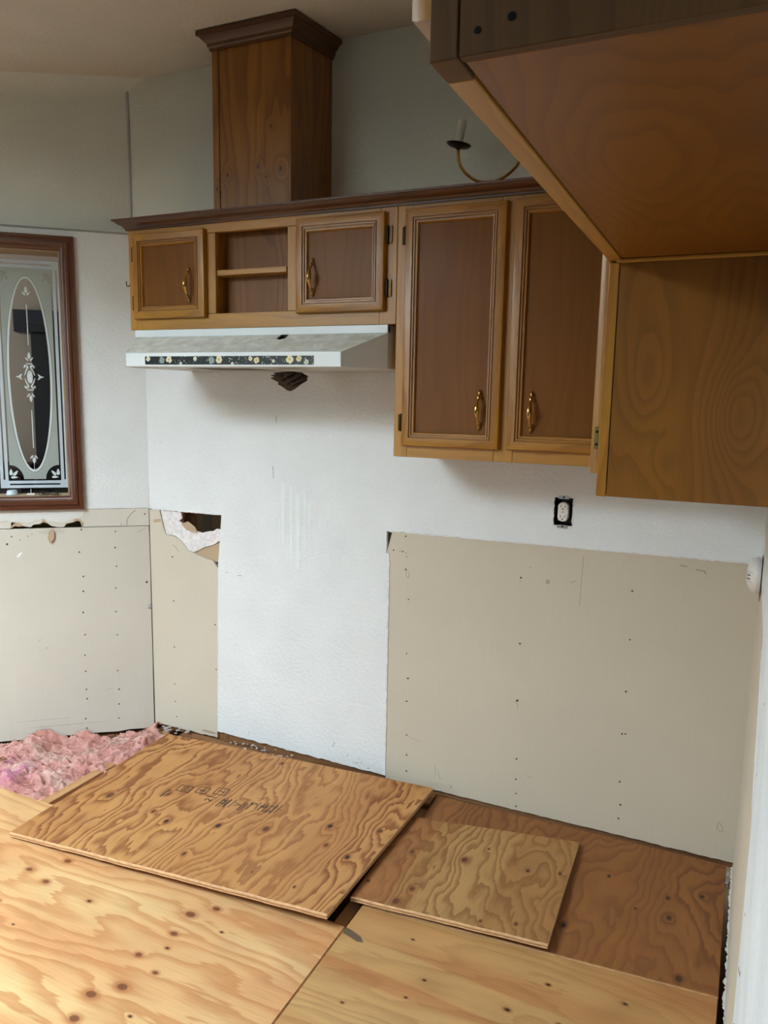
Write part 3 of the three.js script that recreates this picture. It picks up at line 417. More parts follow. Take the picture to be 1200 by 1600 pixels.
{
  const r = group('wall_adjoining', 'taupe walls of the room seen through the etched glass', 'wall', CORNER, TURN, 'structure'), taupe = M({ color: 0x94897a, roughness: .9 });
  add(r, 'wall_section', plainBox(-2.6, .26, -.03, 3.0, -1.76, -1.66), taupe);
  add(r, 'wall_section', plainBox(.16, .26, -.03, 3.0, -1.66, -.13), taupe);
  add(r, 'wall_section', plainBox(-2.7, -2.6, -.03, .6, -1.76, -.12), taupe);
  add(r, 'wall_section', plainBox(-2.7, -2.6, 2.2, 3.0, -1.76, -.12), taupe);
  add(r, 'wall_section', plainBox(-2.7, -2.6, .6, 2.2, -1.76, -1.3), taupe);
  add(r, 'wall_section', plainBox(-2.7, -2.6, .6, 2.2, -.4, -.12), taupe);
  const gl = new THREE.RectAreaLight(new THREE.Color(.9, .95, 1), 7, .86, 1.56); gl.position.set(-2.585, 1.4, -.85); gl.rotation.y = -Math.PI / 2; gl.name = 'added_fill_light'; r.add(gl);  // unseen area light added to brighten the room behind the etched glass
  const wp = structure('window_3', 'unseen glowing pane added to light the adjoining room'); wp.position.set(...CORNER); wp.rotation.y = TURN; add(wp, 'pane', plainBox(-2.66, -2.65, .6, 2.2, -1.3, -.4), M({ color: 0xe8ecee, roughness: .5, emissive: 0xf0f8ff, emissiveIntensity: 1.0 }));  // added glowing pane, the face of the fill light, out of view
  add(r, 'adjoining_floor', plainBox(-2.7, .26, -.05, -.031, -1.76, -.12), M({ color: 0x7d6a55, roughness: .8 }));
  add(structure('ground', 'dark ground outside the openings'), 'ground_plane', plainBox(-20, 20, -.45, -.4, -20, 20), M({ color: 0x5d6150, roughness: 1 }));
}

// ---------------------------------------------------------------- cabinets
const doorProfile = [[0, 0], [0, .013], [.002, .0175], [.006, .019], [.024, .0195], [.025, .0145], [.027, .0145], [.0285, .0185], [.0315, .0185], [.0325, .0135], [.0345, .0135], [.036, .0165], [.0395, .016], [.041, .012], [.043, .0085], [.043, .006]];
function handleOn(parent, x, y, z, label) {        // ornate brass pull, 12 cm
  const h = sub(parent, 'handle', [x, y, z]); if (label) h.userData = { label };
  add(h, 'grip', limb([[0, .058, .003], [0, .05, .006], [0, .036, .013], [0, .018, .024], [0, 0, .028], [0, -.018, .024], [0, -.036, .013], [0, -.05, .006], [0, -.058, .003]], [.0015, .0045, .0025, .0058, .0034, .0038, .0055, .0076, .0082, .0076, .0055, .0038, .0034, .0058, .0025, .0045, .0015], 64, 12), brass);
  return h;
}
function doorOn(cab, x0, x1, y0, y1, z, hx, hy) {  // overlay door facing +z: mitred moulded frame, flat panel, pull
  const d = sub(cab, 'door', [x0, y0, z]), w = x1 - x0, h = y1 - y0;
  add(d, 'door_frame', sweep(rectPath(0, w, 0, h), doorProfile, { closed: true, side: -1, crease: .6 }), honey);
  add(d, 'panel', box(.04, w - .04, .04, h - .04, .002, .0075, 1), panelWood, 'smooth brown inset panel');
  const k = handleOn(d, hx - x0, hy - y0, .008, 'ornate brass pull');
  return d;
}
function hingeOn(cab, x, y, z, side = 1) {
  const g = sub(cab, 'hinge', [x, y, z]);
  add(g, 'barrel', lathe([[0, -.027], [.003, -.026], [.0045, -.022], [.0042, 0], [.0045, .022], [.003, .026], [0, .027]], 12), bronze);
  add(g, 'leaf', box(side > 0 ? .003 : -.010, side > 0 ? .012 : -.003, -.024, .024, -.004, -.001, 1, .001), bronze);
  add(g, 'trim', box(side > 0 ? .0105 : -.0095, side > 0 ? .0128 : -.0075, -.025, .025, -.004, .0004, 1, .001), brassDark);
  return g;
}
const HOODCAB = group('wall_cabinet', 'short honey wood cabinet above the range hood, an open shelf nook between its two doors', 'cabinet');
{
  const c = HOODCAB, zf = .303, zb = .284;
  add(c, 'side_panel', box(-1.972, -1.958, 1.642, 1.98, .003, zb, 1), honey); add(c, 'side_panel', box(-.967, -.953, 1.642, 1.98, .003, zb, 1), honey);
  add(c, 'partition', box(-1.636, -1.6065, 1.657, 1.965, .01, zb, 1), honey); add(c, 'partition', box(-1.3275, -1.306, 1.657, 1.965, .01, zb, 1), honey);
  add(c, 'bottom_panel', box(-1.957, -.968, 1.642, 1.656, .006, zb, 0), honey); add(c, 'top_panel', box(-1.957, -.968, 1.966, 1.98, .006, zb, 0), honey);
  add(c, 'back_panel', box(-1.957, -.968, 1.657, 1.965, .003, .009, 1), insideWood);
  add(c, 'nook_back', box(-1.613, -1.337, 1.657, 1.965, .236, .242, 1), insideWood, 'brown grained back of the shallow open nook');
  add(c, 'shelf', box(-1.613, -1.337, 1.808, 1.826, .243, .295, 0), honeyPale, 'single shelf across the open nook');
  add(c, 'stile', box(-1.976, -1.925, 1.637, 1.985, zb, zf, 1), honeyPale); add(c, 'stile', box(-1.666, -1.606, 1.686, 1.944, zb, zf, 1), honeyPale);
  add(c, 'stile', box(-1.328, -1.268, 1.686, 1.944, zb, zf, 1), honeyPale); add(c, 'stile', box(-1.005, -.950, 1.637, 1.985, zb, zf, 1), honeyPale);
  add(c, 'rail', box(-1.925, -1.005, 1.637, 1.6855, zb, zf, 0), honeyPale); add(c, 'rail', box(-1.925, -1.005, 1.9445, 1.985, zb, zf, 0), honeyPale);
  doorOn(c, -1.945, -1.640, 1.673, 1.957, zf + .001, -1.706, 1.78); doorOn(c, -1.289, -.984, 1.676, 1.960, zf + .001, -1.230, 1.783);
  hingeOn(c, -1.951, 1.894, zf + .006, -1); hingeOn(c, -1.951, 1.73, zf + .006, -1); hingeOn(c, -.979, 1.895, zf + .006); hingeOn(c, -.979, 1.742, zf + .006);
}
const TALLCAB = group('wall_cabinet', 'tall honey wood wall cabinet with two long brown panel doors right of the range hood', 'cabinet');
{
  const c = TALLCAB, zf = .303, zb = .284;
  add(c, 'side_panel', box(-.948, -.934, 1.242, 1.98, .003, zb, 1), honey, 'left side panel beside the range hood');
  add(c, 'back_panel', box(-.933, .07, 1.25, 1.97, .003, .009, 1), insideWood); add(c, 'bottom_panel', box(-.933, .07, 1.248, 1.262, .01, zb, 0), honey); add(c, 'top_panel', box(-.933, .07, 1.966, 1.98, .01, zb, 0), honey);
  add(c, 'stile', box(-.949, -.905, 1.241, 1.985, zb, zf, 1), honeyPale); add(c, 'stile', box(-.632, -.576, 1.241, 1.985, zb, zf, 1), honeyPale); add(c, 'stile', box(-.305, -.236, 1.241, 1.985, zb, zf, 1), honeyPale);
  add(c, 'rail', box(-.905, -.632, 1.241, 1.286, zb, zf, 0), honeyPale); add(c, 'rail', box(-.905, -.632, 1.945, 1.985, zb, zf, 0), honeyPale); add(c, 'rail', box(-.576, -.305, 1.241, 1.286, zb, zf, 0), honeyPale); add(c, 'rail', box(-.576, -.305, 1.945, 1.985, zb, zf, 0), honeyPale);
  doorOn(c, -.918, -.614, 1.276, 1.960, zf + .001, -.676, 1.388); doorOn(c, -.592, -.288, 1.278, 1.962, zf + .001, -.524, 1.386);
  hingeOn(c, -.924, 1.888, zf + .006, -1); hingeOn(c, -.924, 1.345, zf + .006, -1);
}
const sideGrain = M({ map: cabinetWood(0x8c5a1c, 0x643d0e, { figure: .5, fine: .4, s: 101, loops: 1.4, wm: .5, hm: .34, px: 900, swirls: [[.16, .215, .045, 3.4, 2.0], [.068, .098, .024, .9, 1.6], [.22, .06, .03, 1.4, 2.6]] }), roughness: .42, specularIntensity: .7, clearcoat: .15, clearcoatRoughness: .3 });
const underGrain = M({ map: cabinetWood(0x875008, 0x653904, { figure: .6, fine: .25, s: 131, loops: 3.2, wm: .9, hm: .9, px: 1024 }), roughness: .4, specularIntensity: .6, clearcoat: .16, clearcoatRoughness: .25 });
const dullWood = M({ map: cabinetWood(0x6e4b22, 0x4a3012, { figure: .6, fine: .7, s: 111 }), roughness: .8 });
{
  const c = group('wall_cabinet', 'wall cabinet on the right wall whose swirled wood end panel faces the room', 'cabinet');
  add(c, 'end_panel', grain(new RoundedBoxGeometry(.2885, .434, .013, 1, .001).translate(-.07225, 1.458, .9365), 1, -1.241, .2165), sideGrain, 'honey wood end panel with oval swirl grain');
  add(c, 'stile', box(-.236, -.2175, 1.2405, 1.675, .90, .9455, 1), honey); add(c, 'rail', box(-.236, -.2175, 1.2405, 1.285, .33, .90, 2), honey);
  add(c, 'bottom_panel', box(-.217, .07, 1.25, 1.262, .315, .929, 2), honey); add(c, 'top_panel', box(-.217, .07, 1.96, 1.975, .315, .929, 2), honey); add(c, 'back_panel', box(.062, .07, 1.263, 1.959, .32, .929, 2), insideWood);
  add(c, 'upper_stile', box(-.236, -.2175, 1.677, 1.985, .90, .9445, 1), honey); add(c, 'upper_end', box(-.2165, .06, 1.68, 1.975, .93, .942, 1), honey);
  const d = sub(c, 'door', [-.2365, 1.2835, .934]); d.rotation.y = -Math.PI / 2;
  add(d, 'door_frame', sweep(rectPath(-.57, 0, 0, .676), [[0, 0], [0, .011], [.002, .0145], [.006, .016], ...doorProfile.slice(4).map(([p, q]) => [p, q - .0035])], { closed: true, side: -1, crease: .6 }), honey); add(d, 'panel', box(-.53, -.04, .04, .636, .002, .0045, 1), panelWood); handleOn(d, -.5, .11, .005);
  const h = sub(c, 'hinge', [-.2425, 1.352, .9355]);
  add(h, 'leaf', box(-.004, .013, -.021, .021, -.0005, .0025, 1, .0008), M({ color: 0x9b8a52, metalness: .9, roughness: .4 }), 'brass hinge leaf');
  add(h, 'screw', join(...[-.012, .0, .012].map((y) => lathe([[0, .0015], [.0028, .001], [.003, 0]], 10).rotateX(Math.PI / 2).translate(y === 0 ? .008 : .001, y, .003))), bronze);
}
{
  const c = group('wall_cabinet', 'high bridge cabinet over the refrigerator space with its orange brown underside showing', 'cabinet');
  add(c, 'bottom_panel', box(-.2115, .064, 1.679, 1.69, .962, 1.849, 2), underGrain, 'glossy orange brown underside');
  add(c, 'stile', box(-.236, -.213, 1.677, 1.985, 1.82, 1.862, 1), dullWood); add(c, 'stile', box(-.236, -.213, 1.677, 1.985, .947, 1.0, 1), honey);
  add(c, 'rail', box(-.236, -.213, 1.677, 1.72, 1.0, 1.82, 2), honeyPale);
  add(c, 'end_panel', box(-.2125, .064, 1.678, 1.985, 1.850, 1.861, 1), dullWood, 'unfinished end panel with nail holes');
  add(c, 'cleat', box(-.222, .064, 1.6725, 1.679, .9475, .961, 0, .002), honeyPale, 'thin pale strip along the back edge');
  add(c, 'back_panel', box(.056, .064, 1.691, 1.98, .962, 1.849, 2), insideWood); add(c, 'top_panel', box(-.212, .055, 1.968, 1.98, .962, 1.849, 2), honey);
  for (const [z0, z1] of [[.96, 1.398], [1.412, 1.855]]) {
    const d = sub(c, 'door', [-.237, 1.712, z1]); d.rotation.y = -Math.PI / 2;
    add(d, 'door_frame', sweep(rectPath(-(z1 - z0), 0, 0, .25), doorProfile, { closed: true, side: -1, crease: .6 }), honeyPale); add(d, 'panel', box(-(z1 - z0) + .04, -.04, .04, .21, .002, .0075, 1), panelWood);
  }
  add(c, 'nail_hole', lathe([[0, .0004], [.0032, .0004], [.0034, 0]], 10).rotateX(Math.PI / 2).translate(-.172, 1.70, 1.861), M({ color: 0x0c0806, roughness: 1 })); add(c, 'nail_hole', lathe([[0, .0004], [.0026, .0004], [.0028, 0]], 10).rotateX(Math.PI / 2).translate(-.198, 1.695, 1.861), M({ color: 0x0c0806, roughness: 1 }));
}
{
  const prof = [[.001, 1.9735], [.006, 1.9735], [.007, 1.979], [.011, 1.982], [.013, 1.987], [.019, 1.990], [.026, 1.994], [.032, 2.0], [.034, 2.0015], [.038, 2.0015], [.039, 2.004], [.039, 2.0075], [.001, 2.0075]];
  const m = group('crown_moulding', 'dark brown crown moulding along the tops of the wall cabinets', 'moulding');
  add(m, 'moulding_run', sweep([[-1.976, .0], [-1.976, .3035], [-.2365, .3035], [-.2365, 1.862]], prof, { side: -1, out: (a, b, h) => [a, h, b], crease: .55 }), crownWood);
}
{
  const c = group('vent_chase', 'tall knotty wooden vent chase between the cabinet top and the ceiling', 'chase');
  const pf = grain(new RoundedBoxGeometry(.262, .57, .012, 1, .001).translate(-1.4765, 2.28, .262), 1, -1.99, 1.63);
  add(c, 'front_panel', pf, pineWood, 'knotty brown front panel'); add(c, 'stile', box(-1.634, -1.609, 1.995, 2.565, .250, .2705, 1), pineWood); add(c, 'stile', box(-1.3445, -1.3355, 1.995, 2.565, .250, .2705, 1), pineWood);
  add(c, 'side_panel', grain(new RoundedBoxGeometry(.012, .57, .248, 1, .001).translate(-1.343, 2.28, .126), 1, -2.0, .0), pineWood); add(c, 'side_panel', box(-1.633, -1.621, 1.995, 2.565, .002, .249, 1), pineWood);
  const prof = [[0, 2.51], [.004, 2.51], [.005, 2.518], [.009, 2.522], [.011, 2.531], [.018, 2.538], [.026, 2.548], [.028, 2.551], [.034, 2.552], [.035, 2.557], [.035, 2.566], [0, 2.566]];
  add(c, 'crown', sweep([[-1.635, .002], [-1.635, .271], [-1.335, .271], [-1.335, .002]], prof, { side: -1, out: (a, b, h) => [a, h + .115 * (.29 - b), b], crease: .55 }), crownWood, 'dark moulded crown against the ceiling');
}
// ---------------------------------------------------------------- range hood
{
  const h = group('range_hood', 'white under-cabinet range hood with dusty sloped top and dark floral strip', 'range hood');
  const T = [-1.957, -.975, .304, 1.6115], B = [-1.875, -1.06, .441, 1.549], y0 = 1.505;
  const quad = (a, b, c, d) => { const g = new THREE.BufferGeometry(); g.setAttribute('position', new THREE.Float32BufferAttribute([...a, ...b, ...c, ...a, ...c, ...d], 3)); g.setAttribute('uv', new THREE.Float32BufferAttribute([0, 0, 1, 0, 1, 1, 0, 0, 1, 1, 0, 1], 2)); g.computeVertexNormals(); return g; };
  const tl = [T[0], T[3], T[2]], tr = [T[1], T[3], T[2]], bl = [B[0], B[3], B[2]], br = [B[1], B[3], B[2]], low = (p) => [p[0], y0, p[2]];
  add(h, 'hood_shell', join(box(T[0], T[1], 1.6115, 1.6365, .284, .3045, 0, .002), box(T[0], T[0] + .004, y0, 1.6365, .004, .300, 1), box(T[1] - .004, T[1], y0, 1.6365, .004, .300, 1), box(T[0] + .004, T[1] - .004, 1.63, 1.6365, .004, .284, 0)), enamel);
  // sloped top, cut in its own plane
  const L = Math.hypot(T[2] - B[2], T[3] - B[3]), ang = Math.atan2(T[3] - B[3], B[2] - T[2]);
  const dusty = M({ map: tex(1, .16, 1024, (x, y) => { const k = clamp(.5 + .9 * fbm(x * 22, y * 22, 3) + .35 * noise(x * 130, y * 130)), c = mix3(rgbOf(0xe8ebe4), rgbOf(0xc2c3b8), k * .8); const st = sstep(.35, .5, noise(x * 70, y * 70 + 3)); return mix3(c, rgbOf(0x8f8a78), st * .3); }), roughness: .6 });
  const sl = plate([[B[0], 0], [B[1], 0], [T[1], L], [-1.322, L], [-1.318, L - .034], [-1.334, L - .042], [-1.35, L - .036], [-1.352, L], [T[0], L]], .003);
  { const uv = sl.attributes.uv; for (let i = 0; i < uv.count; i++) uv.setXY(i, uv.getX(i) + 2, uv.getY(i)); }
  sl.rotateX(-(Math.PI / 2 - ang)); sl.translate(0, B[3], B[2]);
  add(h, 'sloped_top', sl, dusty, 'dusty mottled sloping top with a dark cut hole');
  add(h, 'hole_dark_plate', box(-1.37, -1.29, 1.56, 1.607, .29, .296, 0), blackPlastic);  // black plate added to stand for the shade inside the cut hole
  add(h, 'front_lip', box(B[0], B[1], y0, 1.5505, .4335, .4425, 0, .003), enamel, 'white front lip');
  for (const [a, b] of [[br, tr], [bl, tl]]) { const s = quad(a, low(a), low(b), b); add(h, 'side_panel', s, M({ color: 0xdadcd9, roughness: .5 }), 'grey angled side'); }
  add(h, 'bottom_pan', plate([[T[0] + .005, -.006], [T[1] - .005, -.006], [T[1] - .005, -.3], [B[1] - .003, -.437], [B[0] + .003, -.437], [T[0] + .005, -.3]], .003, [[[-1.75, -.06], [-1.75, -.3], [-1.48, -.3], [-1.48, -.06]]]).rotateX(-Math.PI / 2).scale(1, 1, 1).translate(0, y0 + .004, 0), M({ color: 0xb9b7ae, roughness: .5 }));
  add(h, 'filter', box(-1.76, -1.47, 1.511, 1.517, .05, .31, 0), M({ color: 0x6f6a60, metalness: .6, roughness: .6 }));
  const flower = tex(.64, .0265, 1400, () => [28, 38, 36], { after(ctx, s, H) {
    const blob = (x, y, r, col) => { ctx.fillStyle = col; for (let k = 0; k < 7; k++) { const a = k / 7 * 6.283 + rnd(); ctx.beginPath(); ctx.arc(x + Math.cos(a) * r * .6, y + Math.sin(a) * r * .6, r * .5, 0, 7); ctx.fill(); } };
    for (let i = 0; i < 130; i++) { ctx.fillStyle = ['#c9cbb8', '#8a9a92', '#d9d6c2', '#5d7068', '#eae6d2'][i % 5]; const x = rnd() * 1400, y = rnd() * H; ctx.beginPath(); ctx.ellipse(x, y, 2 + rnd() * 5, 1.2 + rnd() * 2, rnd() * 3, 0, 7); ctx.fill(); }
    for (const [f, y, r, c] of [[.02, .3, .3, '#e6e0c4'], [.11, .45, .4, '#8e9fa0'], [.155, .4, .42, '#e9dfba'], [.23, .85, .2, '#d8d9c8'], [.32, .3, .25, '#e8e4cf'], [.42, .5, .42, '#8fa09f'], [.465, .4, .44, '#e6dcb6'], [.545, .9, .2, '#dadfd0'], [.65, .3, .26, '#dedabb'], [.685, .5, .36, '#ddd09a'], [.78, .6, .2, '#cfd3c8'], [.87, .4, .46, '#e9deb4'], [.92, .3, .35, '#d9cc9c'], [.96, .7, .3, '#c9ccb6']]) { blob(f * 1400, y * H, r * H, c); ctx.fillStyle = '#b59a5c'; ctx.beginPath(); ctx.arc(f * 1400, y * H, r * H * .25, 0, 7); ctx.fill(); }
  } });
  flower.offset.set(1.791 / .64, -1.5115 / .0265);
  add(h, 'floral_strip', plate([[-1.791, 1.5115], [-1.151, 1.5115], [-1.151, 1.538], [-1.791, 1.538]], .0006).translate(0, 0, .4432), M({ map: flower, roughness: .35 }), 'dark strip printed with pale flowers');
}
{
  const g = new THREE.IcosahedronGeometry(1, 24), p = g.attributes.position, v = new THREE.Vector3();
  for (let i = 0; i < p.count; i++) { v.fromBufferAttribute(p, i); const a = Math.atan2(v.z, v.x) + v.y * .8, down = clamp(.5 - v.y * .5), f = 1 + .28 * Math.sin(a * 7 + v.y * 5) * (1 - Math.abs(v.y)) + .5 * fbm(v.x * 2.2 + 5, v.y * 2.2 + v.z * 2.2, 4); p.setXYZ(i, v.x * .06 * f * (1 - .6 * down * down), v.y * .024 * (1 + .7 * down), v.z * .035 * f * (1 - .4 * down)); }
  const q = mergeVertices(g.deleteAttribute('normal').deleteAttribute('uv')); q.computeVertexNormals();
  const o = add(scene, 'crumpled_rag', q.translate(-1.352, 1.474, .25), M({ color: 0x4d4036, roughness: .9 })); tag(o, 'crumpled dark brown rag hanging under the range hood', 'rag');
}
// ---------------------------------------------------------------- lamp arm on the cabinet
{
  const c = group('chandelier', 'old brass candle arm chandelier lying on top of the tall wall cabinet', 'chandelier', [-.56, 1.985, .15]);
  add(c, 'column', lathe([[0, .0], [.006, .003], [.012, .012], [.005, .024], [.009, .034], [.016, .06], [.02, .085], [.016, .11], [.008, .13], [.012, .15], [.012, .2], [.006, .23], [.004, .3], [0, .3]], 20), brassDark);
  for (const [dx, dz] of [[-1, 0.03], [.92, -.25], [.25, -.42]]) {
    const r = .262, a = sub(c, 'arm', [0, 0, 0]);
    add(a, 'arm_tube', limb([[dx * .012, .17, dz * .012], [dx * .05, .155, dz * .05], [dx * .085, .105, dz * .085], [dx * .135, .074, dz * .135], [dx * .20, .078, dz * .20], [dx * .252, .125, dz * .252], [dx * r, .175, dz * r]], [.0045, .0045, .0045], 48, 10), brass);
    const cup = add(a, 'drip_cup', lathe([[0, 0], [.006, 0], [.009, .004], [.03, .008], [.037, .013], [.038, .015], [.03, .012], [.012, .009], [0, .009]], 28), bronze);
    const cn = add(a, 'candle_sleeve', lathe([[0, 0], [.0125, 0], [.0125, .072], [.0118, .073], [.0105, .072], [.0105, .06], [0, .06]], 20), M({ color: 0xd6d3c2, roughness: .6 }));
    for (const m of [cup, cn]) { m.position.set(dx * r, m === cup ? .172 : .181, dz * r); m.rotation.z = .17 * Math.sign(dx); }
    if (dx < 0) for (const m of [cup, cn]) m.rotation.z = -.17;
  }
}
// ---------------------------------------------------------------- outlets and small hardware
{
  const o = group('electrical_outlet', 'white duplex outlet without cover plate in a rough wall cutout', 'outlet', [-.482, 1.066, 0]);
  add(o, 'outlet_box', join(plainBox(-.03, .03, -.045, .045, -.055, -.052), plainBox(-.0305, -.0285, -.045, .045, -.052, -.001), plainBox(.0285, .0305, -.045, .045, -.052, -.001), plainBox(-.0285, .0285, .0435, .045, -.052, -.001), plainBox(-.0285, .0285, -.045, -.0435, -.052, -.001)), blackPlastic);
  const prof = []; for (let i = 0; i <= 16; i++) { const a = Math.PI * i / 16; prof.push([.0165 * Math.cos(a), .0155 + .0165 * Math.sin(a) * .95]); } for (let i = 0; i <= 16; i++) { const a = Math.PI + Math.PI * i / 16; prof.push([.0165 * Math.cos(a), -.0155 + .0165 * Math.sin(a) * .95]); }
  add(o, 'receptacle', plate(prof, .03, [], .001).translate(0, 0, .006), whitePlastic, 'white receptacle body');
  for (const y of [.0165, -.0165]) { const f = add(o, 'socket', plate([[-.0135, y - .011], [.0135, y - .011], [.0135, y + .008], [.007, y + .013], [-.007, y + .013], [-.0135, y + .008]], .002, [], .0006).translate(0, 0, .0082), whitePlastic); add(f, 'slot', join(plainBox(-.0075, -.0058, y - .002, y + .006, .0078, .0086), plainBox(.0058, .0075, y - .002, y + .006, .0078, .0086), plainBox(-.002, .002, y - .0085, y - .0045, .0078, .0086)), blackPlastic); }
  add(o, 'screw', lathe([[0, .001], [.003, .0006], [.0032, 0]], 12).rotateX(Math.PI / 2).translate(0, 0, .0062), steel);
  for (const y of [.0475, -.0475]) { const e = add(o, 'mounting_ear', plate([[-.016, y - .006], [.016, y - .006], [.018, y], [.014, y + .005], [-.014, y + .005], [-.018, y]], .0012).translate(0, 0, .0025), steel); add(e, 'ear_screw', lathe([[0, .0015], [.003, .001], [.0032, 0]], 12).rotateX(Math.PI / 2).translate(0, y, .0025), bronze); }
  for (const x of [-.0312, .0312]) add(o, 'torn_edge', plate([...rough([x - .0018, -.047], [x + .0018, -.047], .002, .001), ...rough([x + .0018, -.047], [x + .0018, .047], .004, .002, 90), ...rough([x + .0018, .047], [x - .0018, .047], .002, .001), ...rough([x - .0018, .047], [x - .0018, -.047], .004, .002, 90)], .0015).translate(0, 0, .0012), plaster);
}
{
  const o = group('wall_receptacle', 'round domed white wall socket half seen on the right wall edge', 'outlet', [.0945, .965, .2], -(Math.PI / 2 + .02));
  add(o, 'dome', lathe([[.05, 0], [.05, .007], [.048, .015], [.043, .0225], [.034, .029], [.02, .033], [0, .034]], 48).rotateX(Math.PI / 2).translate(0, 0, .0012), whitePlastic);
  add(o, 'vent_slots', join(...[...Array(9).keys()].map((k) => { const a = 2.1 + k * .17; return plainBox(-.0014, .0014, .0405, .0465, .0165, .0245).rotateZ(a - Math.PI / 2); })), M({ color: 0x5a554c, roughness: .8 })).userData.kind = 'stuff';
  const face = (g) => g.rotateY(.72).translate(.0335, 0, .0275);
  add(o, 'socket_plate', face(box(-.011, .011, -.0145, .0145, -.004, .0022, 1, .001)), M({ color: 0xd2cdc2, roughness: .5 }));
  for (const y of [.0045, -.0045]) add(o, 'slot', face(plainBox(-.007, .007, y - .0013, y + .0013, .0015, .0028)), blackPlastic);
  add(o, 'mounting_plate', box(.02, .075, -.055, .06, .0003, .0015, 1, .0005), M({ color: 0x3a342e, roughness: .6, metalness: .4 }));
}
{ const o = add(scene, 'wire_hook', limb([[-1.9765, 1.80, .29], [-1.984, 1.80, .29], [-1.99, 1.792, .29], [-1.997, 1.79, .29], [-2.002, 1.796, .29], [-2.002, 1.808, .29]], [.0018, .0018, .0016], 24, 8), bronze); tag(o, 'small black wire hook screwed into the cabinet left side', 'hook'); }
// ---------------------------------------------------------------- things on the window sill and behind the glass
const sillAt = (name, label, cat, x, z) => group(name, label, cat, [CORNER[0] + x * Math.cos(TURN) + z * Math.sin(TURN), 1.0, -x * Math.sin(TURN) + z * Math.cos(TURN)], TURN);
{
  const a = sillAt('plastic_cap', 'round pale blue plastic cap on the window sill', 'cup', -.532, -.07);  // a loose round plastic cap standing on the sill
  add(a, 'cap_body', lathe([[0, 0], [.0235, 0], [.0235, .004], [.0205, .006], [.0185, .017], [.0165, .019], [0, .019]], 28), M({ color: 0xc4d0d8, roughness: .4 }));
  const b = sillAt('plastic_plug', 'small white plastic piece on the sill under the oval', 'plug', -.46, -.06);
  add(b, 'plug_body', box(-.015, .015, 0, .007, -.006, .006, 0, .002), whitePlastic); add(b, 'pin', lathe([[0, .007], [.0014, .007], [.0014, .024], [0, .024]], 8), whitePlastic);
  const g = sillAt('eyeglasses', 'black folded eyeglasses on the right end of the sill', 'glasses', -.385, -.035);
  const ring = (x) => limb([[x - .018, .003, .004], [x - .016, .013, .002], [x, .0155, 0], [x + .016, .013, .002], [x + .018, .003, .004], [x, .0015, .005], [x - .018, .003, .004]], [.0012, .0012], 40, 6);
  add(g, 'rim', ring(-.022), blackPlastic); add(g, 'rim', ring(.022), blackPlastic); add(g, 'temple', limb([[-.04, .012, .002], [-.02, .006, -.01], [.03, .003, -.014]], [.0016, .0014], 20, 6), blackPlastic); add(g, 'temple', limb([[.04, .012, .002], [.02, .005, -.012], [-.035, .003, -.017]], [.0016, .0014], 20, 6), blackPlastic);
}
{
  const navy = M({ color: 0x151a22, roughness: .4 });
  const c = group('dark_cabinet', 'tall black cabinet with a wide top seen through the clear oval glass', 'cabinet', CORNER, TURN);
  add(c, 'wide_top', box(-.747, .14, 1.74, 1.862, -1.655, -1.47, 0, .006), navy); add(c, 'tall_body', box(-.665, .12, .0, 1.739, -1.655, -1.5, 1, .004), M({ color: 0x12161a, roughness: .45 }));
  const d = group('low_bench', 'low dark bench behind the etched glass', 'bench', CORNER, TURN);
  add(d, 'bench_top', box(-1.3, -.68, .96, 1.0, -1.6, -1.2, 0, .005), M({ color: 0x1c1612, roughness: .5 })); add(d, 'bench_body', box(-1.28, -.7, -.03, .959, -1.58, -1.22, 0, .005), M({ color: 0x18130f, roughness: .6 }));
}
// ---------------------------------------------------------------- loose plywood, insulation, crumbs
{
  const cor = (c, x0, x1, z0, z1) => (x, z) => { const u = clamp((x - x0) / (x1 - x0), -.2, 1.2), v = clamp((z - z0) / (z1 - z0), -.2, 1.2); return (c[0] * (1 - u) + c[1] * u) * (1 - v) + (c[2] * (1 - u) + c[3] * u) * v; };
  const big = add(scene, 'plywood_sheet', slab([[-2.024, .112], ...rough([-2.024, .112], [-2.009, .883], .06, .0012).slice(1), ...rough([-2.009, .883], [-.889, .815], .03, .0022), ...rough([-.889, .815], [-.877, .055], .06, .0008), ...rough([-.877, .055], [-2.024, .112], .05, .0012)], cor([.034, .046, .022, .052], -2.02, -.88, .08, .85), .0165), [plyL, edgePly]);
  tag(big, 'large loose plywood sheet with wavy grain and a worn black mill stamp', 'plywood sheet');
  const small = add(scene, 'plywood_sheet', slab([[-.898, .221], ...rough([-.898, .221], [-.884, .686], .06, .001).slice(1), ...rough([-.884, .686], [-.335, .642], .03, .0015), ...rough([-.335, .642], [-.35, .121], .06, .001), ...rough([-.35, .121], [-.898, .221], .06, .001)], cor([.019, .021, .022, .032], -.9, -.34, .15, .66), .0155), [plyS, edgePly]);
  tag(small, 'small loose plywood sheet lying half under the large stamped sheet', 'plywood sheet');
}
